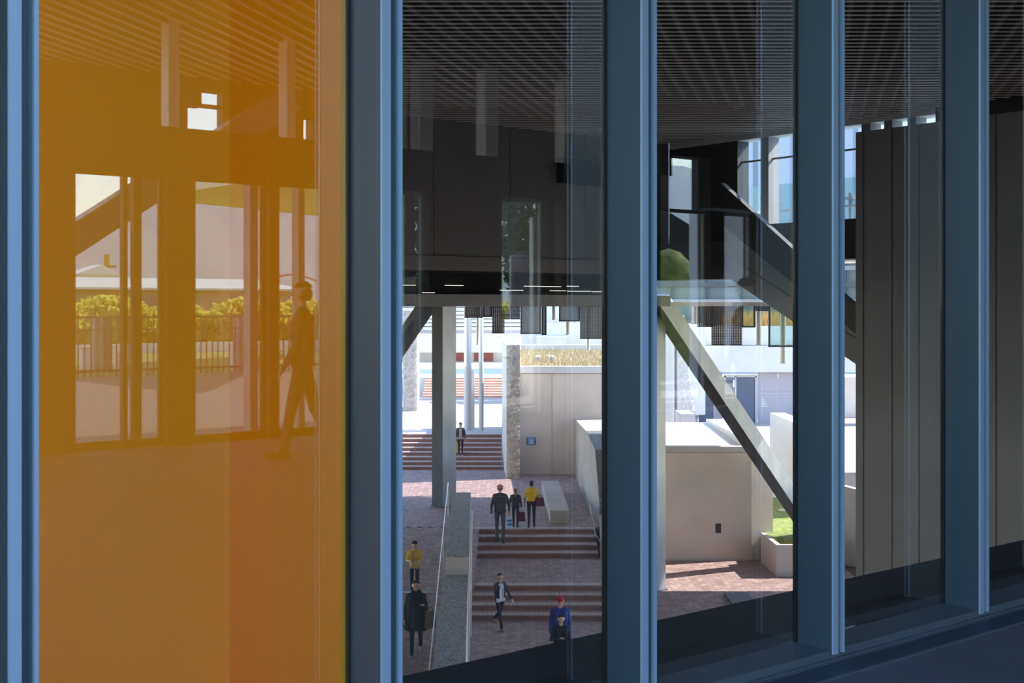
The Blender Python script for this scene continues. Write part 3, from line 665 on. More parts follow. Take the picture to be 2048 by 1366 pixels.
# rough fin wall, sign wall, planter above
def wallq(name, label, mats, x0l, x0r, y0, y1, z0, z1, k=-.03):
    e = tag(empty(name, ((x0l + x0r) / 2, y0, z0)), label, 'wall')
    o = k * (y1 - y0)
    MB().hexa([(x0l, y0 + .04, z0), (x0r, y0 + .04, z0), (x0r + o, y1, z0), (x0l + o, y1, z0)], [(x0l, y0 + .04, z1), (x0r, y0 + .04, z1), (x0r + o, y1, z1), (x0l + o, y1, z1)]).build('core', mats[0], e)
    rough_face(e, mats[1], x0l, x0r, y0, z0, z1)
    return e
def rough_face(e, m_, xa, xb, y0, z0, z1, amp=.035, nx=8, cell=.07, taper=0.0):
    """hammered concrete face: a grid of small random facets with depth"""
    nz = max(4, int((z1 - z0) / cell)); nx = max(4, int((xb - xa) / cell)); rng = np.random.default_rng(int(abs(xa * 100)) + 5)
    v = []; f = []
    for j in range(nz + 1):
        u = j / nz; xr = xb - taper * u
        for i in range(nx + 1):
            v.append((xa + (xr - xa) * i / nx, y0 + (0 if i in (0, nx) else -amp * rng.random()), z0 + (z1 - z0) * u))
    for j in range(nz):
        for i in range(nx): a = j * (nx + 1) + i; f.append((a, a + 1, a + nx + 2, a + nx + 1))
    o = len(v); v += [(xa, y0 + .08, z0), (xb, y0 + .08, z0), (xb - taper, y0 + .08, z1), (xa, y0 + .08, z1)]
    tl = nz * (nx + 1)
    f += [tuple(range(tl, tl + nx + 1)) + (o + 2, o + 3)]
    return MB().poly(v, f).build('hammered_face', m_, e)
t = 49.7; fw = wallq('fin_wall', 'tall narrow concrete wall with hammered front left of the blue sign', ('concrete', 'concrete_rough'), px(1013, 0, t).x, px(1040, 0, t).x, t, 54.4, Z2, zz(690, t), k=-.045)
t = 67; wallq('fin_wall', 'pale hammered concrete wall at the left end of the back stair', ('concrete', 'concrete_rough'), px(806, 0, t).x, px(834, 0, t).x, t, 70, Z3, 1.2, k=-.03)
sw = tag(empty('planter_wall', (3.2, 51, Z2)), 'smooth concrete wall carrying the blue sign, dry grass on top', 'wall')
jx = px(1104, 0, 51).x
MB().box(px(1040, 0, 51).x, jx - .006, 51, 51.5, Z2, zz(747, 51)).build('wall_face', 'concrete_warm', sw)
MB().box(jx + .006, 4.6, 51, 51.5, Z2, zz(747, 51)).build('wall_face', 'concrete_warm', sw)
MB().box(px(1040, 0, 51).x, 4.6, 50.93, 51.5, zz(746, 51), zz(733, 51)).build('coping', 'concrete_pale', sw)
MB().box(px(1040, 0, 51).x, 4.6, 51.5, 58, -4, -1.35).build('soil', 'mortar', sw)
gz = MB().hexa([(.3, 51.52, -1.33), (4.6, 51.52, -1.33), (4.6, 57.97, -1.33), (.3, 57.97, -1.33)], [(.3, 51.52, -1.05), (4.6, 51.52, -1.05), (4.6, 57.97, -.62), (.3, 57.97, -.62)])
g1 = tag(gz.build('grass_bank', 'grass_dry'), 'straw coloured grass bank above the wall with the blue sign', 'grass')
m = MB(); rng = np.random.default_rng(11)
for _ in range(3600):
    x, y_ = rng.uniform(.4, 4.55), rng.uniform(51.6, 57.9); z = -1.05 + (y_ - 51.4) / 6.6 * .43; h = rng.uniform(.08, .22); a = rng.uniform(0, 6.28)
    dx, dy = .025 * math.cos(a), .025 * math.sin(a); lx, ly = rng.normal(0, .05, 2)
    m.poly([(x - dx, y_ - dy, z - .02), (x + dx, y_ + dy, z - .02), (x + lx, y_ + ly, z + h)], [(0, 1, 2)])
b = m.build('grass_blades', 'grass_dry', g1); b['kind'] = 'stuff'
tag(MB().box(.4, 4.9, 58.02, 58.8, -3, zz(690, 58)).build('grass_kerb', 'concrete_pale'), 'pale concrete kerb behind the straw coloured grass bank', 'kerb')
for k, x in enumerate((1076, 1103)):
    c = px(x, 727, 53); e = tag(empty('garden_light', c), ['left small bollard lamp on the dry grass bank', 'right small bollard lamp on the dry grass bank'][k], 'lamp', 'bollard lamps on the grass bank')
    MB().tube((c.x, c.y, -1.1), (c.x, c.y, zz(714, 53)), .07).build('post', 'steel', e); MB().tube((c.x, c.y, zz(714, 53)), (c.x, c.y, zz(711, 53)), .09, .09).build('lamp_head', 'white_paint', e)
a_, b_ = px(1053, 875, 50.97), px(1072, 889, 50.97)
sg = tag(empty('notice_sign', ((a_.x + b_.x) / 2, 50.99, b_.z)), 'small blue notice sign with white lines on the concrete wall', 'sign')
MB().box(a_.x, b_.x, 50.965, 50.998, b_.z, a_.z).build('plate', 'sign_blue', sg)
for u0, u1, v0, v1 in ((.1, .9, .16, .24), (.25, .78, .34, .42), (.2, .85, .5, .56), (.25, .72, .64, .74), (.2, .82, .82, .88)):
    MB().box(a_.x + (b_.x - a_.x) * u0, a_.x + (b_.x - a_.x) * u1, 50.958, 50.966, a_.z + (b_.z - a_.z) * v1, a_.z + (b_.z - a_.z) * v0).build('text_line', 'white_paint', sg)
# bench block
bx = px(1119, 0, 39.5).x
bn = MB().hexa([(bx - .29, 39.5, Z2), (bx + .30, 39.5, Z2), (bx + .21, 46.2, Z2), (bx - .40, 46.2, Z2)], [(bx - .30, 39.5, Z2 + .41), (bx + .31, 39.5, Z2 + .41), (bx + .22, 46.2, Z2 + .41), (bx - .41, 46.2, Z2 + .41)])
tag(bn.build('bench_block', 'concrete_warm_dark'), 'long concrete bench block beside the three people walking up', 'bench')
# wall right of the steps
rw = tag(empty('ramp_wall', (2.9, 44, Z2)), 'sloped concrete wall with pebbled near end right of the bench', 'wall')
side_ = [(2.57, 51, Z0), (2.57, 51, EZ - 4.65), (2.73, 46.1, EZ - 4.65), (2.82, 42.5, EZ - 4.93), (2.86, 41.1, EZ - 6.4), (2.80, 40.2, -5.25), (2.62, 37.0, -5.5), (2.57, 36.6, Z0)]
n_ = len(side_); lv = list(side_); rv = [(a + 1.1, b, c) for a, b, c in side_]
MB().poly(lv + rv, [tuple(range(n_)), tuple(range(n_, 2 * n_))[::-1]] + [(i, n_ + i, n_ + (i + 1) % n_, (i + 1) % n_) for i in range(n_)]).build('core', 'concrete_warm_dark', rw)
pv = [(p[0] + .02, p[1] - .012, p[2] + .012) for p in lv[2:6]] + [(p[0] - .02, p[1] - .012, p[2] + .012) for p in rv[2:6]]
MB().poly(pv + [(a, b + .03, c - .02) for a, b, c in pv], [(0, 1, 5, 4), (1, 2, 6, 5), (2, 3, 7, 6), (8, 12, 13, 9), (9, 13, 14, 10), (10, 14, 15, 11), (0, 8, 9, 1), (1, 9, 10, 2), (2, 10, 11, 3), (4, 5, 13, 12), (5, 6, 14, 13), (6, 7, 15, 14)]).build('pebbled_end', 'pebble_shaded', rw)
hrail('handrail', 'bent pale handrail beside the sloped wall right of the steps', [px(1180, 1008, 39.4), px(1190, 1066, 38.2), px(1209, 1100, 37.0)])

hrail('handrail', 'short steel handrail at the right end of the wide back stair', [Vector((-.42, 52.6, -4.3)), Vector((-.42, 55.0, -3.2)), Vector((-.42, 55.6, -3.2))])
# big retaining wall right of the middle fin, flat roof above
t = 39.7
bw = tag(empty('retaining_wall', (6.2, t, Z0)), 'large smooth concrete retaining wall behind the diagonal strut', 'wall')
xa, xb = px(1290, 0, t).x, px(1503, 0, t).x; zt = zz(905, t); xc = px(1546, 0, 39.95).x
MB().box(xa, xb, t, t + .4, Z0, zt).build('front_face', 'concrete_warm', bw)
MB().hexa([(xb, t, Z0), (xc, 39.95, Z0), (xc, 40.35, Z0), (xb, t + .4, Z0)], [(xb, t, zt), (xc, 39.95, zz(915, 39.95)), (xc, 40.35, zz(915, 39.95)), (xb, t + .4, zt)]).build('side_face', 'concrete_warm', bw)
MB().box(xa, xb - .05, t - .06, t + .35, zt + .02, zz(893, t)).build('coping', 'concrete', bw)
MB().box(xa, xb - .1, t + .35, 48.2, Z0, zz(895, t)).build('roof_surface', 'paving_white', bw)
MB().box(px(1431, 0, t).x, px(1442, 0, t).x, t - .012, t + .02, zz(1066, t), zz(1047, t)).build('drain_slot', 'frame_dark', bw)
MB().box(xa, xb, t - .10, t - .001, Z0, Z0 + .04).build('foot_strip', 'concrete', bw)
kx0, kx1 = px(1425, 845, 48).x, px(1500, 890, 40).x
kb = tag(MB().hexa([(kx0 - .25, 48, -3.6), (kx0 + .45, 48, -3.6), (kx1 + .35, 40, -3.6), (kx1 - .25, 40, -3.6)], [(kx0 - .25, 48, zz(838, 48)), (kx0 + .45, 48, zz(838, 48)), (kx1 + .35, 40, -2.75), (kx1 - .25, 40, -2.75)]).build('roof_kerb', 'concrete_rough_pale'), 'pale rough kerb along the right side of the flat roof', 'kerb')
pn = tag(empty('planter_box', (8.6, 37.5, Z0)), 'concrete planter box with grass beside the retaining wall', 'planter')
t = 37.4; q0, q1, q2 = px(1527, 1120, 38.9), px(1553, 1155, 37.3), px(1640, 1155, 37.3)
ztp = zz(1090, 37.3); th_ = .14
MB().hexa([(q0.x, 39.3, Z0), (q1.x, 37.3, Z0), (q1.x + th_, 37.45, Z0), (q0.x + th_, 39.3, Z0)], [(q0.x, 39.3, ztp), (q1.x, 37.3, ztp), (q1.x + th_, 37.45, ztp), (q0.x + th_, 39.3, ztp)]).build('side_panel', 'concrete_warm', pn)
MB().hexa([(q1.x, 37.3, Z0), (9.6, 37.3, Z0), (9.6, 37.45, Z0), (q1.x + th_, 37.45, Z0)], [(q1.x, 37.3, ztp), (9.6, 37.3, ztp), (9.6, 37.45, ztp), (q1.x + th_, 37.45, ztp)]).build('front_panel', 'concrete', pn)
gs = MB().hexa([(q0.x + .2, 39.4, Z0), (9.6, 37.5, Z0), (9.85, 46, Z0), (8.9, 46, Z0)], [(q0.x + .2, 39.4, ztp - .1), (9.6, 37.5, ztp - .1), (9.85, 46, zz(995, 46)), (8.9, 46, zz(995, 46))])
tag(gs.build('grass_bank', 'grass'), 'green grass bank rising behind the planter box', 'grass')
p = px(1562, 1045, 43.2); tag(MB().hexa([(p.x, 43.4, -5.6), (9.84, 43.2, -5.6), (9.84, 43.35, -5.6), (p.x, 43.55, -5.6)], [(p.x, 43.4, p.z + .08), (9.84, 43.2, p.z + .08), (9.84, 43.35, p.z + .08), (p.x, 43.55, p.z + .08)]).build('garden_edging', 'white_paint'), 'white edging strip set in the green grass bank', 'edging')
tag(MB().box(8.3, 9.86, 46, 47.5, Z0, zz(1003, 46)).build('garden_path', 'paving_white'), 'sunlit white path at the top of the green grass bank', 'path')
x_ = px(1540, 0, 48).x
tag(MB().hexa([(x_, 42.5, -6), (x_ + .55, 42.5, -6), (x_ + .55, 48, -6), (x_, 48, -6)], [(x_, 42.5, EZ - 4.13), (x_ + .55, 42.5, EZ - 4.13), (x_ + .55, 48, EZ - 4.13), (x_, 48, EZ - 4.13)]).build('stair_wall', 'concrete_pale'), 'cream concrete stair wall right of the diagonal strut', 'wall')
# rubble stump of a wall seen over the ledge
p = px(1477, 1200, 34.5); m = MB().box(p.x - .33, p.x + .33, 33.5, 34.9, Z0, p.z + .12).build('pebbled_stump', 'pebble_shaded'); tag(m, 'rough pebbled wall end poking above the black ledge', 'wall end')

# far facades
fc = tag(empty('far_facade', (-4, 99.6, Z4)), 'pale concrete building with red windows above the far stairs', 'building')
MB().box(-14, .6, 99.6, 101, zz(668, 99.6), zz(705, 99.6)).build('concrete_band', 'concrete_pale', fc)
MB().box(-14, 1.2, 100.6, 101, Z4, zz(705, 99.6)).build('recess_wall', 'concrete_warm', fc)
for x0, x1 in ((912, 929), (948, 956), (967, 986)): MB().box(px(x0, 0, 100.5).x, px(x1, 0, 100.5).x, 100.5, 100.62, zz(722, 100.5), zz(706, 100.5)).build('red_window', 'red_panel', fc)
for k in range(7):
    z = zz(660, 104) + k * .32; MB().box(-14, 1.0, 103.8 + k * .02, 104.2, z, z + .24).build('louvre', 'concrete_pale', fc)
MB().box(-14, 1, 104.2, 105, -1, 4).build('upper_wall', 'store', fc)
fd = tag(empty('side_facade', (6, 74, Z3)), 'pale grey concrete facade behind the grass bank', 'building')
MB().box(.55, 11.45, 74, 75, -5, zz(648, 74)).build('lower_wall', 'concrete_pale', fd)
MB().box(.55, 7.6, 77, 78, -1, zz(612, 77) + 1.6).build('upper_wall', 'concrete_pale', fd)
for k in range(4): MB().box(4.0, 6.2, 76.8, 77, zz(646, 77) + k * .33, zz(646, 77) + k * .33 + .2).build('louvre', 'white_paint', fd)
MB().box(1.4, 3.2, 73, 74, -1.2, zz(673, 73)).build('low_block', 'concrete_pale', fd)
fe = tag(empty('shop_building', (18, 75, -5.7)), 'grey shopfront building behind the diagonal strut', 'building')
t = 75
MB().box(11.5, 30, t, t + 1, zz(690, t), zz(652, t)).build('upper_wall', 'concrete_pale', fe)
MB().box(11.5, 30, t - .25, t + 1, zz(744, t), zz(691, t)).build('fascia', 'concrete_pale', fe)
for x0, x1 in ((1381, 1398), (1400, 1430), (1432, 1448), (1519, 1559), (1561, 1600), (1602, 1690)):
    MB().box(px(x0, 0, t).x, px(x1, 0, t).x, t + .5, t + .6, -6.5, zz(744, t)).build('panel', 'store' if x0 != 1400 else 'store_dark', fe)
dr_ = MB().box(px(1450, 0, t).x, px(1517, 0, t).x, t + .45, t + .5, -6.5, zz(753, t)).build('door_leaf', 'store_dark', fe)
for x0, x1, y0, y1 in ((1450, 1454, 753, 880), (1513, 1517, 753, 880), (1450, 1517, 750, 755), (1472, 1475, 753, 880)):
    MB().box(px(x0, 0, t).x, px(x1, 0, t).x, t + .38, t + .46, zz(y1, t), zz(y0, t)).build('frame', 'mull_grey', dr_)
MB().box(px(1468, 0, t).x, px(1471, 0, t).x, t + .3, t + .36, zz(775, t), zz(760, t)).build('handle', 'white_paint', dr_)
for yy in (779, 788): MB().box(px(1519, 0, t).x, px(1600, 0, t).x, t + .46, t + .5, zz(yy + 1, t), zz(yy - 1, t)).build('glazing_line', 'mull_grey', fe)
for k, w in enumerate((5, 7, 9, 7, 12, 10, 8, 14)):
    y_ = 799 + k * 2.1; MB().box(px(1526, 0, t).x, px(1526 + w, 0, t).x, t + .48, t + .5, zz(y_ + .9, t), zz(y_, t)).build('text_line', 'white_paint', fe)
struct(MB().box(.5, 40, 53, 79.5, -8, -5.6).build('floor_court', 'paving_far'), 'paved court in front of the grey shopfront', 'floor')
m = MB()
for _ in range(900):
    x, y_ = rng.uniform(px(1440, 0, 77).x, px(1610, 0, 77).x), rng.uniform(75.1, 75.9); z = zz(652, 75) + .01; h = rng.uniform(.5, 1.1); lx = rng.normal(0, .12)
    m.poly([(x - .03, y_, z), (x + .03, y_, z), (x + lx, y_, z + h)], [(0, 1, 2)])
og = tag(m.build('ornamental_grass', 'orange'), 'golden ornamental grass on top of the shop building', 'grass', kind='stuff')
# pale pillars
t = 60
pp = tag(empty('tapered_pillar', (8.3, t, -3.6)), 'white tapered pillar with hammered face behind the strut', 'pillar')
xa, xb = px(1354, 0, t).x, px(1386, 0, t).x
MB().hexa([(xa, t + .04, -5.6), (xb + .3, t + .04, -5.6), (xb + .3, 61.5, -5.6), (xa, 61.5, -5.6)], [(xa, t + .04, 1.0), (xa + .35, t + .04, 1.0), (xa + .35, 61.5, 1.0), (xa, 61.5, 1.0)]).build('core', 'concrete_pale', pp)
rough_face(pp, 'concrete_rough_pale', xa, px(1390, 0, t).x, t, zz(822, t), 1.0, amp=.06, cell=.09, taper=.62)
xa, xb = px(1326, 0, t).x, px(1346, 0, t).x
tag(MB().box(xa, xb, t, t + 1, -5.6, zz(648, t)).build('smooth_pillar', 'concrete_pale'), 'smooth pale concrete pillar left of the tapered white pillar', 'pillar')
t = 56; tag(MB().hexa([(px(1362, 0, t).x, t, -5.6), (px(1402, 0, t).x, t, -5.6), (px(1402, 0, t).x, t + 2, -5.6), (px(1362, 0, t).x, t + 2, -5.6)], [(px(1362, 0, t).x, t, zz(828, t)), (px(1389, 0, t).x, t, zz(828, t)), (px(1389, 0, t).x, t + 2, zz(828, t)), (px(1362, 0, t).x, t + 2, zz(828, t))]).build('concrete_block', 'concrete_pale'), 'white concrete block at the foot of the tapered pillar', 'block')
p = px(1720, 960, 40); m = MB().hexa([(p.x - 1, 39, Z0), (p.x + 3, 36, Z0), (p.x + 3.4, 36.3, Z0), (p.x - 1, 39.6, Z0)], [(p.x - 1, 39, -4.1), (p.x + 3, 36, -4.9), (p.x + 3.4, 36.3, -4.9), (p.x - 1, 39.6, -4.1)])
tag(m.build('low_wall', 'concrete'), 'low sloping concrete wall glimpsed beside the cladding wall', 'wall')

# hanging screens and tubes at the outer edge of the slab
def hang(kind, x0, x1, yb, t, label, depth=.5):
    a, b = px(x0, 0, t).x, px(x1, 0, t).x; zb = zz(yb, t); ztop = 1.56
    e = tag(empty('hanging_screen', ((a + b) / 2, t, zb)), label, 'screen', 'screens hanging from the slab edge')
    if kind == 'perf':
        MB().hexa([(a, t, zb), (b, t - .12, zb), (b, t - .09, zb), (a, t + .03, zb)], [(a, t, ztop), (b, t - .12, ztop), (b, t - .09, ztop), (a, t + .03, ztop)]).build('perforated_sheet', 'perforated', e)
        MB().box(a, b, t - .14, t + .06, zb - .03, zb).build('bottom_bar', 'frame_dark', e)
    else:
        MB().box(a + .04, b - .04, t - .01, t + .01, zb + .04, ztop).build('glass_leaf', 'fin_glass' if kind == 'blue' else 'glass_green', e)
        MB().box(a, a + .05, t - .05, t + .05, zb, ztop).box(b - .05, b, t - .05, t + .05, zb, ztop).box(a, b, t - .05, t + .05, zb, zb + .05).build('leaf_frame', 'frame_dark', e)
    return e
T1, T2 = 45.9, 39.6
hang('perf', 929, 966, 634, T1, 'short perforated dark screen above the round posts')
hang('blue', 966, 984, 634, T1, 'narrow blue glass screen beside the short perforated screen')
hang('perf', 984, 1009, 665, T1, 'long dark perforated screen left of the fin wall top')
hang('perf', 1003, 1040, 637, T1 + .6, 'wide short perforated screen above the fin wall')
hang('blue', 1041, 1082, 668, T1, 'dark framed blue glass screen above the kerb')
hang('blue', 1083, 1093, 670, T1 + .3, 'narrow pale blue glass screen right of the framed one')
hang('blue', 1118, 1160, 643, T1, 'short dark framed blue glass screen above the grass bank')
hang('perf', 1160, 1206, 676, T1, 'long brown perforated screen nearest the middle fin')
hang('perf', 1395, 1424, 652, T2, 'short perforated screen above the diagonal strut')
hang('perf', 1423, 1483, 689, T2, 'wide long perforated screen right of the diagonal strut')
hang('glass', 1483, 1510, 655, T2, 'dark framed clear glass screen with golden grass behind')
hang('perf', 1510, 1538, 620, T2 + .4, 'shortest perforated screen under the enclosed stair')
hang('glass', 1537, 1605, 694, T2, 'large dark framed clear glass screen under the enclosed stair')
for x, w, yb, t, lab in ((955, 5, 690, T1 + .8, 'thin dark tube hanging between the round posts'), (1107, 7, 640, T1 + .5, 'short pale tube hanging between two blue screens'), (1135, 8, 670, T1 + .5, 'pale tube hanging below the short blue screen'),
                         (1176, 7, 700, T1 + .9, 'left pale tube hanging under the long brown screen'), (1206, 8, 703, T1 + .9, 'right pale tube hanging under the long brown screen'),
                         (1389, 11, 648, T2 + .3, 'white punched tube left of the short perforated screen'), (1517, 10, 690, T2 + .6, 'white tube hanging between the two clear glass screens'), (1566, 11, 727, T2 + .6, 'long white punched tube behind the large clear screen')):
    c = px(x, 0, t); r = w / 2 / F * t; zb = zz(yb, t)
    e = tag(empty('hanging_tube', (c.x, c.y, zb)), lab, 'tube', 'tubes hanging from the slab edge')
    MB().tube((c.x, c.y, zb), (c.x, c.y, 1.6), r, r, 14).build('pipe', 'steel_light', e)
    MB().tube((c.x, c.y, zb), (c.x, c.y, zb + .05), r * 1.08, r * 1.08, 14).build('end_ring', 'white_paint', e)
for x0, x1, t in ((-20, 7.8, 46.0), (6, 12, 40.4)):
    struct(MB().box(x0, x1, t - .38, t + 1.1, 1.565, 1.64).build('trim_slab', 'concrete_mid'), 'concrete carrier beam of the hanging screens at %s' % ('the far slab edge' if t > 45 else 'the nearer slab edge'), 'beam')

gb_ = tag(empty('glass_building', (26, 86, -5)), 'greenish glass building far behind the enclosed stair', 'building')
MB().box(4, 75, 86, 92, -5, 7.2).build('body', 'bottle_glass', gb_)
for k in range(9): MB().box(4, 75, 85.8, 86, -3 + k * 1.15, -2.7 + k * 1.15).build('band', 'clad_dark' if k % 2 else 'concrete_mid', gb_)
for k in range(24): MB().box(11 + k * 2.4, 11.12 + k * 2.4, 85.85, 86, -5, 7.2).build('mullion', 'clad_dark', gb_)

# ------------------------------------------------------------------ people
PM = {}
def pm(col, rough=.8):
    k = 'cloth_%02x%02x%02x' % tuple(int(c * 255) for c in col)
    if k not in MATS: mat(k, col, rough, var=.08, scale=12)
    return k
def capsule(m, a, b, ra, rb, n=10):
    a, b = Vector(a), Vector(b); d = b - a
    d = d.normalized() if d.length > 1e-5 else Vector((0, 0, 1)); u = d.orthogonal().normalized(); w = d.cross(u); v = []
    prof = [(-1, ra, p) for p in (-80, -50, -20)] + [(1, rb, p) for p in (20, 50, 80)]
    for e, r, p in prof:
        c = a if e < 0 else b; ph = math.radians(p)
        for k in range(n):
            t_ = 2 * math.pi * k / n; v.append(c + d * (r * math.sin(ph)) + (u * math.cos(t_) + w * math.sin(t_)) * (r * math.cos(ph)))
    f = [(i * n + k, i * n + (k + 1) % n, (i + 1) * n + (k + 1) % n, (i + 1) * n + k) for i in range(5) for k in range(n)]
    f += [tuple(range(n))[::-1], tuple(range(5 * n, 6 * n))]
    m.poly(v, f)

def person(label, pos, yaw, h, cols, legs=((14, 4), (-12, 14)), arms=((6, 8, 12, 0), (-4, 8, 12, 0)), short=False, hair=(.02, .015, .012), long_hair=False,
           cap=None, headyaw=0.0, headpitch=0.0, bulk=1.0, coat=False, face=True, open_jacket=None, lean=0.0, frame=MP, fingers=True):
    top, pants, shoes, skin = cols; k = h / 1.70
    prims = []                                        # (a, b, ra, rb, slot)
    R = math.radians
    def add(a, b, ra, rb, s): prims.append((Vector(a), Vector(b), ra, rb, s))
    low = 1e9; ank = []
    for sgn, (th, kn) in zip((-1, 1), legs):
        hip = Vector((.088 * sgn, 0, .90)); kne = hip + Vector((.01 * sgn, math.sin(R(th)), -math.cos(R(th)))) * .43
        an = kne + Vector((0, math.sin(R(th - kn)), -math.cos(R(th - kn)))) * .40
        fp = R(max(-55, min(10, (th - kn) * .9))) if kn > 25 else 0.0
        toe = an + Vector((.02 * sgn, math.cos(fp) * .155, math.sin(fp) * .155 - .035)); heel = an + Vector((0, -.035, -.035))
        add(hip, kne, .083 * bulk, .060, 1); add(kne, an, .060, .045, 1); add(heel, toe, .040, .036, 2); add(an, heel, .042, .040, 2)
        low = min(low, toe.z - .036, heel.z - .040)
    L = R(lean)
    def T(x, y_, z): dz = z - .92; return Vector((x, y_ * math.cos(L) + dz * math.sin(L), .92 + dz * math.cos(L) - y_ * math.sin(L)))
    b = bulk
    add(T(-.07, 0, .93), T(.07, 0, .93), .108 * b, .108 * b, 1)
    for sg in (-1, 1): add(T(.06 * sg, 0, 1.00), T(.085 * sg, .005, 1.29), .108 * b, .112 * b, 0)
    add(T(-.075, -.01, 1.30), T(.075, -.01, 1.30), .112 * b, .112 * b, 0); add(T(-.125, -.005, 1.375), T(.125, -.005, 1.375), .070 * b, .070 * b, 0)
    add(T(-.06, 0, 1.41), T(.06, 0, 1.41), .06, .06, 0)
    add(T(0, 0, 1.40), T(0, .015, 1.52), .055, .052, 3)
    if coat:
        for sg in (-1, 1): add(T(.10 * sg, 0, 1.20), T(.155 * sg, .0, .72), .13, .15, 0)
        add(T(-.10, 0, .74), T(.10, 0, .74), .15, .15, 0); add(T(0, .02, 1.1), T(0, .03, .74), .15, .16, 0)
        add(T(-.06, 0, 1.45), T(.06, 0, 1.45), .07, .07, 0)
    # head
    ny, nz = R(headyaw), R(headpitch); hc = T(0, .015, 1.595)
    HM = Matrix.Rotation(ny, 3, 'Z') @ Matrix.Rotation(nz, 3, 'X')
    H = lambda x, y_, z: hc + HM @ Vector((x, y_, z))
    add(H(0, -.012, .022), H(0, .012, .018), .088, .084, 3); add(H(0, .035, -.055), H(0, .02, -.02), .050, .066, 3)
    add(H(0, .098, .002), H(0, .112, -.022), .011, .015, 3)
    for sg in (-1, 1): add(H(.084 * sg, -.005, .012), H(.084 * sg, -.008, -.022), .018, .013, 3)
    hands = []
    for sgn, (pt_, ab, el, inw) in zip((-1, 1), arms):
        sh_ = T(.162 * sgn * (b * .5 + .5), 0, 1.375)
        d1 = Vector((sgn * math.sin(R(ab)), math.sin(R(pt_)) * math.cos(R(ab)), -math.cos(R(pt_)) * math.cos(R(ab)))); eb = sh_ + d1 * .285
        a2 = R(pt_ + el); d2 = Vector((-sgn * math.sin(R(inw)) + sgn * .05, math.sin(a2) * math.cos(R(inw)), -math.cos(a2) * math.cos(R(inw)))).normalized(); wr_ = eb + d2 * .235
        add(sh_, eb, .056 * b, .046 * (b * .5 + .5), 0); add(eb, wr_, .044 * (b * .6 + .4), .031, 3 if short else 0)
        side = d2.cross(Vector((0, 0, 1)) if abs(d2.z) < .9 else Vector((1, 0, 0))).normalized(); nor = d2.cross(side)
        pc = wr_ + d2 * .075
        for q in (-.018, .0, .018): add(wr_ + d2 * .015 + side * q * .6, pc + side * q, .018, .017, 3)
        if fingers:
            for q, ln in ((-.030, .058), (-.010, .068), (.010, .064), (.028, .050)):
                m1 = pc + side * q + d2 * ln * .5 + nor * .008; add(pc + side * q * .9, m1, .0098, .0092, 3); add(m1, m1 + (d2 * .6 + nor * .7) * ln * .55, .0092, .0085, 3)
            th0 = wr_ + d2 * .03 + side * .024; add(th0, th0 + side * .028 + d2 * .028, .0115, .010, 3); add(th0 + side * .028 + d2 * .028, th0 + side * .03 + d2 * .055, .010, .009, 3)
        hands.append(pc + d2 * .03)
    m = MB()
    for a, b_, ra, rb, s_ in prims: capsule(m, a, b_, ra, rb)
    me = bpy.data.meshes.new('person_raw'); me.from_pydata(m.v, [], m.f); o = bpy.data.objects.new('person_raw', me); COL.objects.link(o)
    md = o.modifiers.new('r', 'REMESH'); md.mode = 'VOXEL'; md.voxel_size = .0098; md.use_smooth_shade = True
    ms = o.modifiers.new('s', 'SMOOTH'); ms.factor = .5; ms.iterations = 3
    dg = bpy.context.evaluated_depsgraph_get(); new = bpy.data.meshes.new_from_object(o.evaluated_get(dg)); bpy.data.objects.remove(o)
    n = len(new.polygons); C_ = np.empty(n * 3); new.polygons.foreach_get('center', C_); C_ = C_.reshape(n, 3)
    best = np.full(n, 1e9); slot = np.zeros(n, int)
    for a, b_, ra, rb, s_ in prims:
        a = np.array(a); b_ = np.array(b_); d = b_ - a; t_ = np.clip(((C_ - a) @ d) / max(d @ d, 1e-9), 0, 1)
        q = np.linalg.norm(C_ - (a + t_[:, None] * d), axis=1) - (ra + (rb - ra) * t_); q = q + (.004 if s_ == 3 else 0)
        u = q < best; best[u] = q[u]; slot[u] = s_
    if open_jacket:                                   # shirt showing between the open fronts of the jacket
        fr = (np.abs(C_[:, 0]) < .075) & (C_[:, 1] > .04) & (C_[:, 2] > .93) & (C_[:, 2] < 1.42) & (slot == 0); slot[fr] = 4
        hem = (C_[:, 2] < .99) & (C_[:, 2] > .86) & (slot == 1) & (np.abs(C_[:, 0]) < .16) & (C_[:, 1] > -.02); slot[hem] = 4
    names = [pm(top), pm(pants), pm(shoes, .6), pm(skin, .5)] + ([pm(open_jacket)] if open_jacket else [])
    new.materials.clear()
    for q in names: new.materials.append(MATS[q])
    new.polygons.foreach_set('material_index', slot.astype(np.int32)); new.polygons.foreach_set('use_smooth', [True] * n); new.update()
    Mw = frame @ Matrix.Translation(pos) @ Matrix.Rotation(yaw, 4, 'Z') @ Matrix.Scale(k, 4) @ Matrix.Translation((0, 0, -low))
    new.name = 'person'; root = place(bpy.data.objects.new('person', new), Mw); tag(root, label, 'person')
    HW = Mw @ Matrix.Translation(hc) @ HM.to_4x4()
    def part(nm, mb, mt, base=Mw): 
        me_ = mb.data(nm, [mt], (0, 0, 0)); me_.polygons.foreach_set('use_smooth', [True] * len(me_.polygons)); return place(bpy.data.objects.new(nm, me_), base, root)
    hm = MB().ball((0, -.020, .030), .096, .098, .094, n=16, z0=.30)
    hm.ball((0, -.045, -.005), .085, .068, .085, n=14, z0=-.75)
    if long_hair:
        capsule(hm, (0, -.085, -.02), (0, -.10, -.28), .06, .03)
    if cap: part('hair', MB().ball((0, -.035, -.005), .083, .072, .075, n=14, z0=-.7), pm(hair), HW)
    else: part('hair', hm, pm(hair), HW)
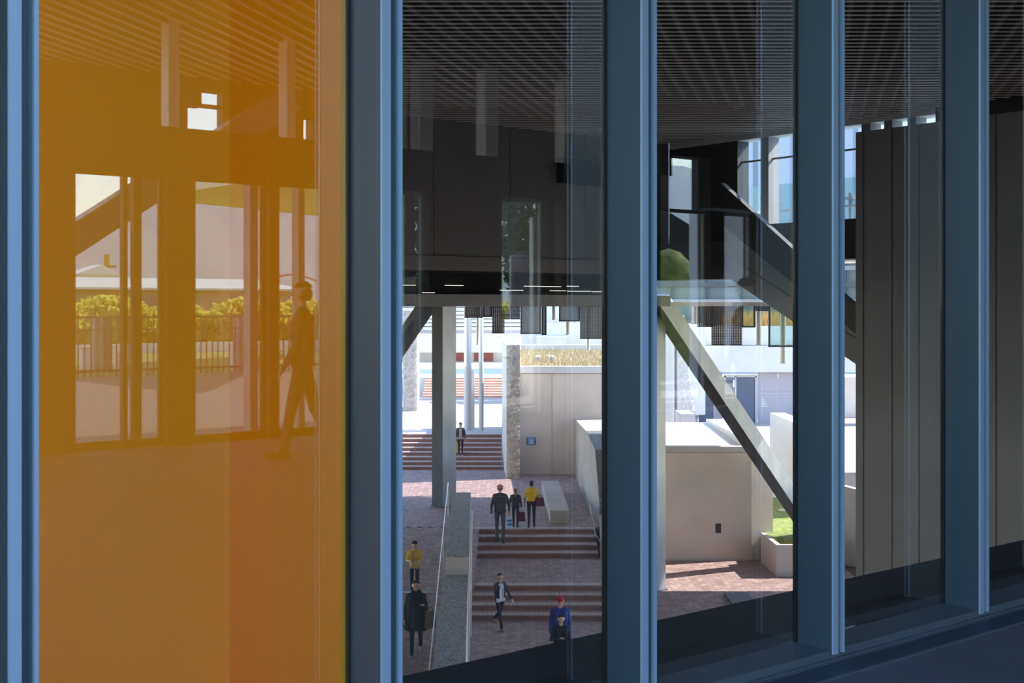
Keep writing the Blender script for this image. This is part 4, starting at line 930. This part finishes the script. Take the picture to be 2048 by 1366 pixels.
    if cap:
        cb = MB().ball((0, -.008, .03), .100, .106, .088, n=18, z0=.05); cb.poly([(-.075, .06, .032), (-.05, .17, .022), (.05, .17, .022), (.075, .06, .032), (-.075, .06, .042), (-.05, .17, .032), (.05, .17, .032), (.075, .06, .042)], [(0, 1, 2, 3)[::-1], (4, 5, 6, 7)[::-1], (0, 4, 5, 1), (1, 5, 6, 2), (2, 6, 7, 3)]); part('cap', cb, pm(cap), HW)
    if face:
        ey = MB()
        for sg in (-1, 1): ey.ball((.032 * sg, .083, .004), .013, .008, .008, n=8)
        part('eyes', ey, pm((.02, .015, .012)), HW)
        part('mouth', MB().ball((0, .082, -.050), .022, .010, .006, n=8), pm((.30, .10, .09)), HW)
    return root, Mw, T, [Mw @ q for q in hands]
SKIN = (.62, .40, .29)
DKP = (.022, .021, .024)
def bagmesh(c, w, d, hgt, yaw=0.0):
    m = MB(); M_ = Matrix.Translation(c) @ Matrix.Rotation(yaw, 4, 'Z')
    lo = [(-w / 2, -d / 2, -hgt), (w / 2, -d / 2, -hgt), (w / 2, d / 2, -hgt), (-w / 2, d / 2, -hgt)]; hi = [(-w * .42, -d * .25, 0), (w * .42, -d * .25, 0), (w * .42, d * .25, 0), (-w * .42, d * .25, 0)]
    m.hexa([M_ @ Vector(p) for p in lo], [M_ @ Vector(p) for p in hi]); return m, M_
def carry_bag(name, label, top, w, d, hgt, col, hang_=.16, yaw=0.0, stripe=None):
    """bag hanging from point top by a loop handle"""
    c = Vector(top) - Vector((0, 0, hang_)); m, M_ = bagmesh(c, w, d, hgt, yaw); e = tag(empty(name, c - Vector((0, 0, hgt))), label, 'bag')
    m.build('body', pm(col), e)
    MB().path([M_ @ Vector((-w * .3, 0, -.01)), Vector(top), M_ @ Vector((w * .3, 0, -.01))], .008, 6).build('handle', pm(col), e)
    if stripe:
        for z0_ in (.25, .6): MB().box(c.x - w * .47, c.x + w * .47, c.y - d * .52, c.y + d * .52, c.z - hgt * (z0_ + .2), c.z - hgt * z0_).build('stripe', pm(stripe), e)
    return e
PI = math.pi
def at(x, y_, t): p = px(x, y_, t); return p
# woman on the ramp
wpos = Vector((px(832, 0, 27.4).x, 27.4, zr(0, 27.4)))
r, Mw, T, hd = person('woman in a long dark coat walking down the brick ramp', wpos, PI + .05, 1.66, ((.030, .034, .034), (.012, .012, .014), (.30, .25, .20), SKIN), legs=((-14, 26), (12, 2)), arms=((22, 14, 95, 18), (4, 14, 10, 0)), hair=(.05, .03, .02), coat=True, bulk=1.1)
bp_ = Mw @ Vector((-.33, .06, 1.14)); carry_bag('shoulder_bag', 'brown tote bag on the shoulder of the woman in the long coat', bp_, .30, .16, .36, (.20, .13, .075), .10, .4)
# child in yellow on the ramp
person('child in yellow shirt looking down, behind the woman in the long coat', Vector((px(829, 0, 31.8).x, 31.8, zr(0, 31.8))), PI, 1.38, ((.72, .45, .02), DKP, (.03, .03, .03), SKIN), legs=((8, 2), (-8, 10)), arms=((18, 14, 80, 34), (18, 14, 80, 34)), short=True, headpitch=-25, open_jacket=(.55, .36, .10))
# boy with the open jacket
person('boy in white shirt and open dark jacket walking with a hand at his mouth', Vector((px(1000, 0, 31.3).x, 31.3, Z0)), PI + .55, 1.40, ((.035, .036, .055), (.018, .018, .028), (.35, .25, .06), SKIN), legs=((-20, 34), (20, 4)), arms=((8, 22, 40, 0), (35, 18, 118, 22)), open_jacket=(.62, .63, .68), headyaw=-12)
# man with red cap and boy in front of him
person('man in blue jacket and red cap behind the boy in black', Vector((px(1120, 0, 27.9).x, 27.9, Z0)), PI, 1.60, ((.03, .05, .26), DKP, (.05, .05, .05), SKIN), arms=((4, 10, 14, 0), (4, 10, 14, 0)), cap=(.50, .02, .03), bulk=1.14)
person('boy in black jacket with a hand on his chest at the black ledge', Vector((px(1122, 0, 26.85).x, 26.85, Z0)), PI, 1.45, ((.012, .018, .022), DKP, (.05, .05, .05), SKIN), arms=((16, 10, 60, 30), (20, 14, 95, 58)), open_jacket=None, bulk=1.16)
hp = Vector((px(1122, 0, 26.85).x, 26.85, Z0)); 
# three people at the top of the middle stair
r, Mw, T, hd = person('man with pink cap and dark backpack climbing the middle steps', Vector((px(1000, 0, 37.85).x, 37.85, Z1 + .30)), .05, 1.76, ((.060, .052, .056), (.070, .068, .080), (.03, .03, .03), SKIN), legs=((18, 48), (-6, 2)), arms=((-6, 16, 16, 0), (8, 20, 24, 0)), cap=(.48, .20, .20), face=False, bulk=1.06, hair=(.2, .12, .1))
c = Mw @ Vector((0, -.20, 1.20)); e = tag(empty('backpack', c), 'dark backpack on the man with the pink cap', 'backpack')
MB().box(c.x - .16, c.x + .16, c.y - .10, c.y + .08, c.z - .26, c.z + .20).build('body', pm((.05, .045, .05)), e); MB().box(c.x - .12, c.x + .12, c.y - .15, c.y - .10, c.z - .22, c.z - .02).build('pocket', pm((.07, .065, .07)), e)
carry_bag('plastic_bag', 'blue and white plastic bag in the hand of the man with the pink cap', hd[1], .17, .12, .32, (.55, .62, .70), .10, .2, stripe=(.05, .25, .60))
r, Mw, T, hd = person('child in dark hooded jacket between the man with cap and the yellow shirt', Vector((px(1031, 0, 38.78).x, 38.78, Z2)), -.05, 1.20, ((.040, .036, .045), (.020, .019, .024), (.03, .03, .03), SKIN), legs=((6, 2), (-6, 8)), arms=((4, 16, 14, 0), (4, 14, 12, 0)), hair=(.22, .15, .08), long_hair=True, face=False, bulk=1.12)
carry_bag('hand_bag', 'burgundy bag in the hand of the child in the dark jacket', hd[1], .24, .12, .28, (.14, .03, .05), .08)
r, Mw, T, hd = person('person in yellow shirt and black trousers standing left of the bench', Vector((px(1063, 0, 38.78).x, 38.78, Z2)), -.08, 1.44, ((.74, .47, .02), (.018, .017, .022), (.03, .03, .03), (.34, .18, .14)), legs=((-5, 8), (6, 2)), arms=((2, 16, 10, 0), (8, 14, 18, 0)), short=True, hair=(.06, .055, .06), face=False, bulk=1.06)
c = Mw @ Vector((.30, -.02, .98)); carry_bag('hand_bag', 'maroon bag at the arm of the person in the yellow shirt', c + Vector((0, 0, .2)), .28, .14, .26, (.10, .025, .04), .10, .3)
# person coming down the back stair
r, Mw, T, hd = person('person in dark open jacket coming down the wide back stair', Vector((px(921, 0, 53.33).x, 53.33, Z2 + .45)), PI, 1.42, ((.045, .040, .042), (.040, .030, .040), (.45, .38, .30), SKIN), legs=((4, 2), (-4, 6)), arms=((4, 14, 14, 0), (6, 12, 14, 0)), open_jacket=(.42, .33, .28), hair=(.12, .08, .07), headpitch=-14)
carry_bag('hand_bag', 'yellow bag in the hand of the person on the back stair', hd[1], .20, .10, .36, (.55, .33, .06), .06)
# people on the walkway, seen as dark reflections
p = vr(606, 0, 12.2); pp_ = w2p(p.x, p.y)
person('dark silhouette of a person walking left, reflected in the yellow pane', Vector((pp_.x, pp_.y, 0)), 2.907, 1.73, ((.05, .05, .055), (.035, .035, .04), (.03, .03, .03), SKIN), legs=((-14, 10), (13, 3)), arms=((-6, 5, 14, 0), (8, 5, 20, 0)), cap=None)
p = vr(1497, 0, 12.0); pp_ = w2p(p.x, p.y)
person('dark silhouette of a standing person reflected above the diagonal strut', Vector((pp_.x, pp_.y, 0)), 2.6, 1.75, ((.05, .05, .055), (.035, .035, .04), (.03, .03, .03), SKIN), legs=((2, 0), (-2, 2)), cap=(.04, .04, .045))

# ------------------------------------------------------------------ haze lying over the plain in front of the hills
hz = bpy.data.materials.new('haze'); hz.use_nodes = True; hn = hz.node_tree.nodes; hn.clear()
ho_ = hn.new('ShaderNodeOutputMaterial'); hv_ = hn.new('ShaderNodeVolumeScatter'); hv_.inputs['Color'].default_value = (.50, .66, 1, 1); hv_.inputs['Density'].default_value = .0013; hv_.inputs['Anisotropy'].default_value = 0.0
hz.node_tree.links.new(hv_.outputs['Volume'], ho_.inputs['Volume']); MATS['haze'] = hz
tag(MB().box(-1500, 1500, -840, -260, -.5, 150).build('haze', 'haze', M=MW), 'thin blue haze over the plain before the hills', 'haze', kind='stuff')
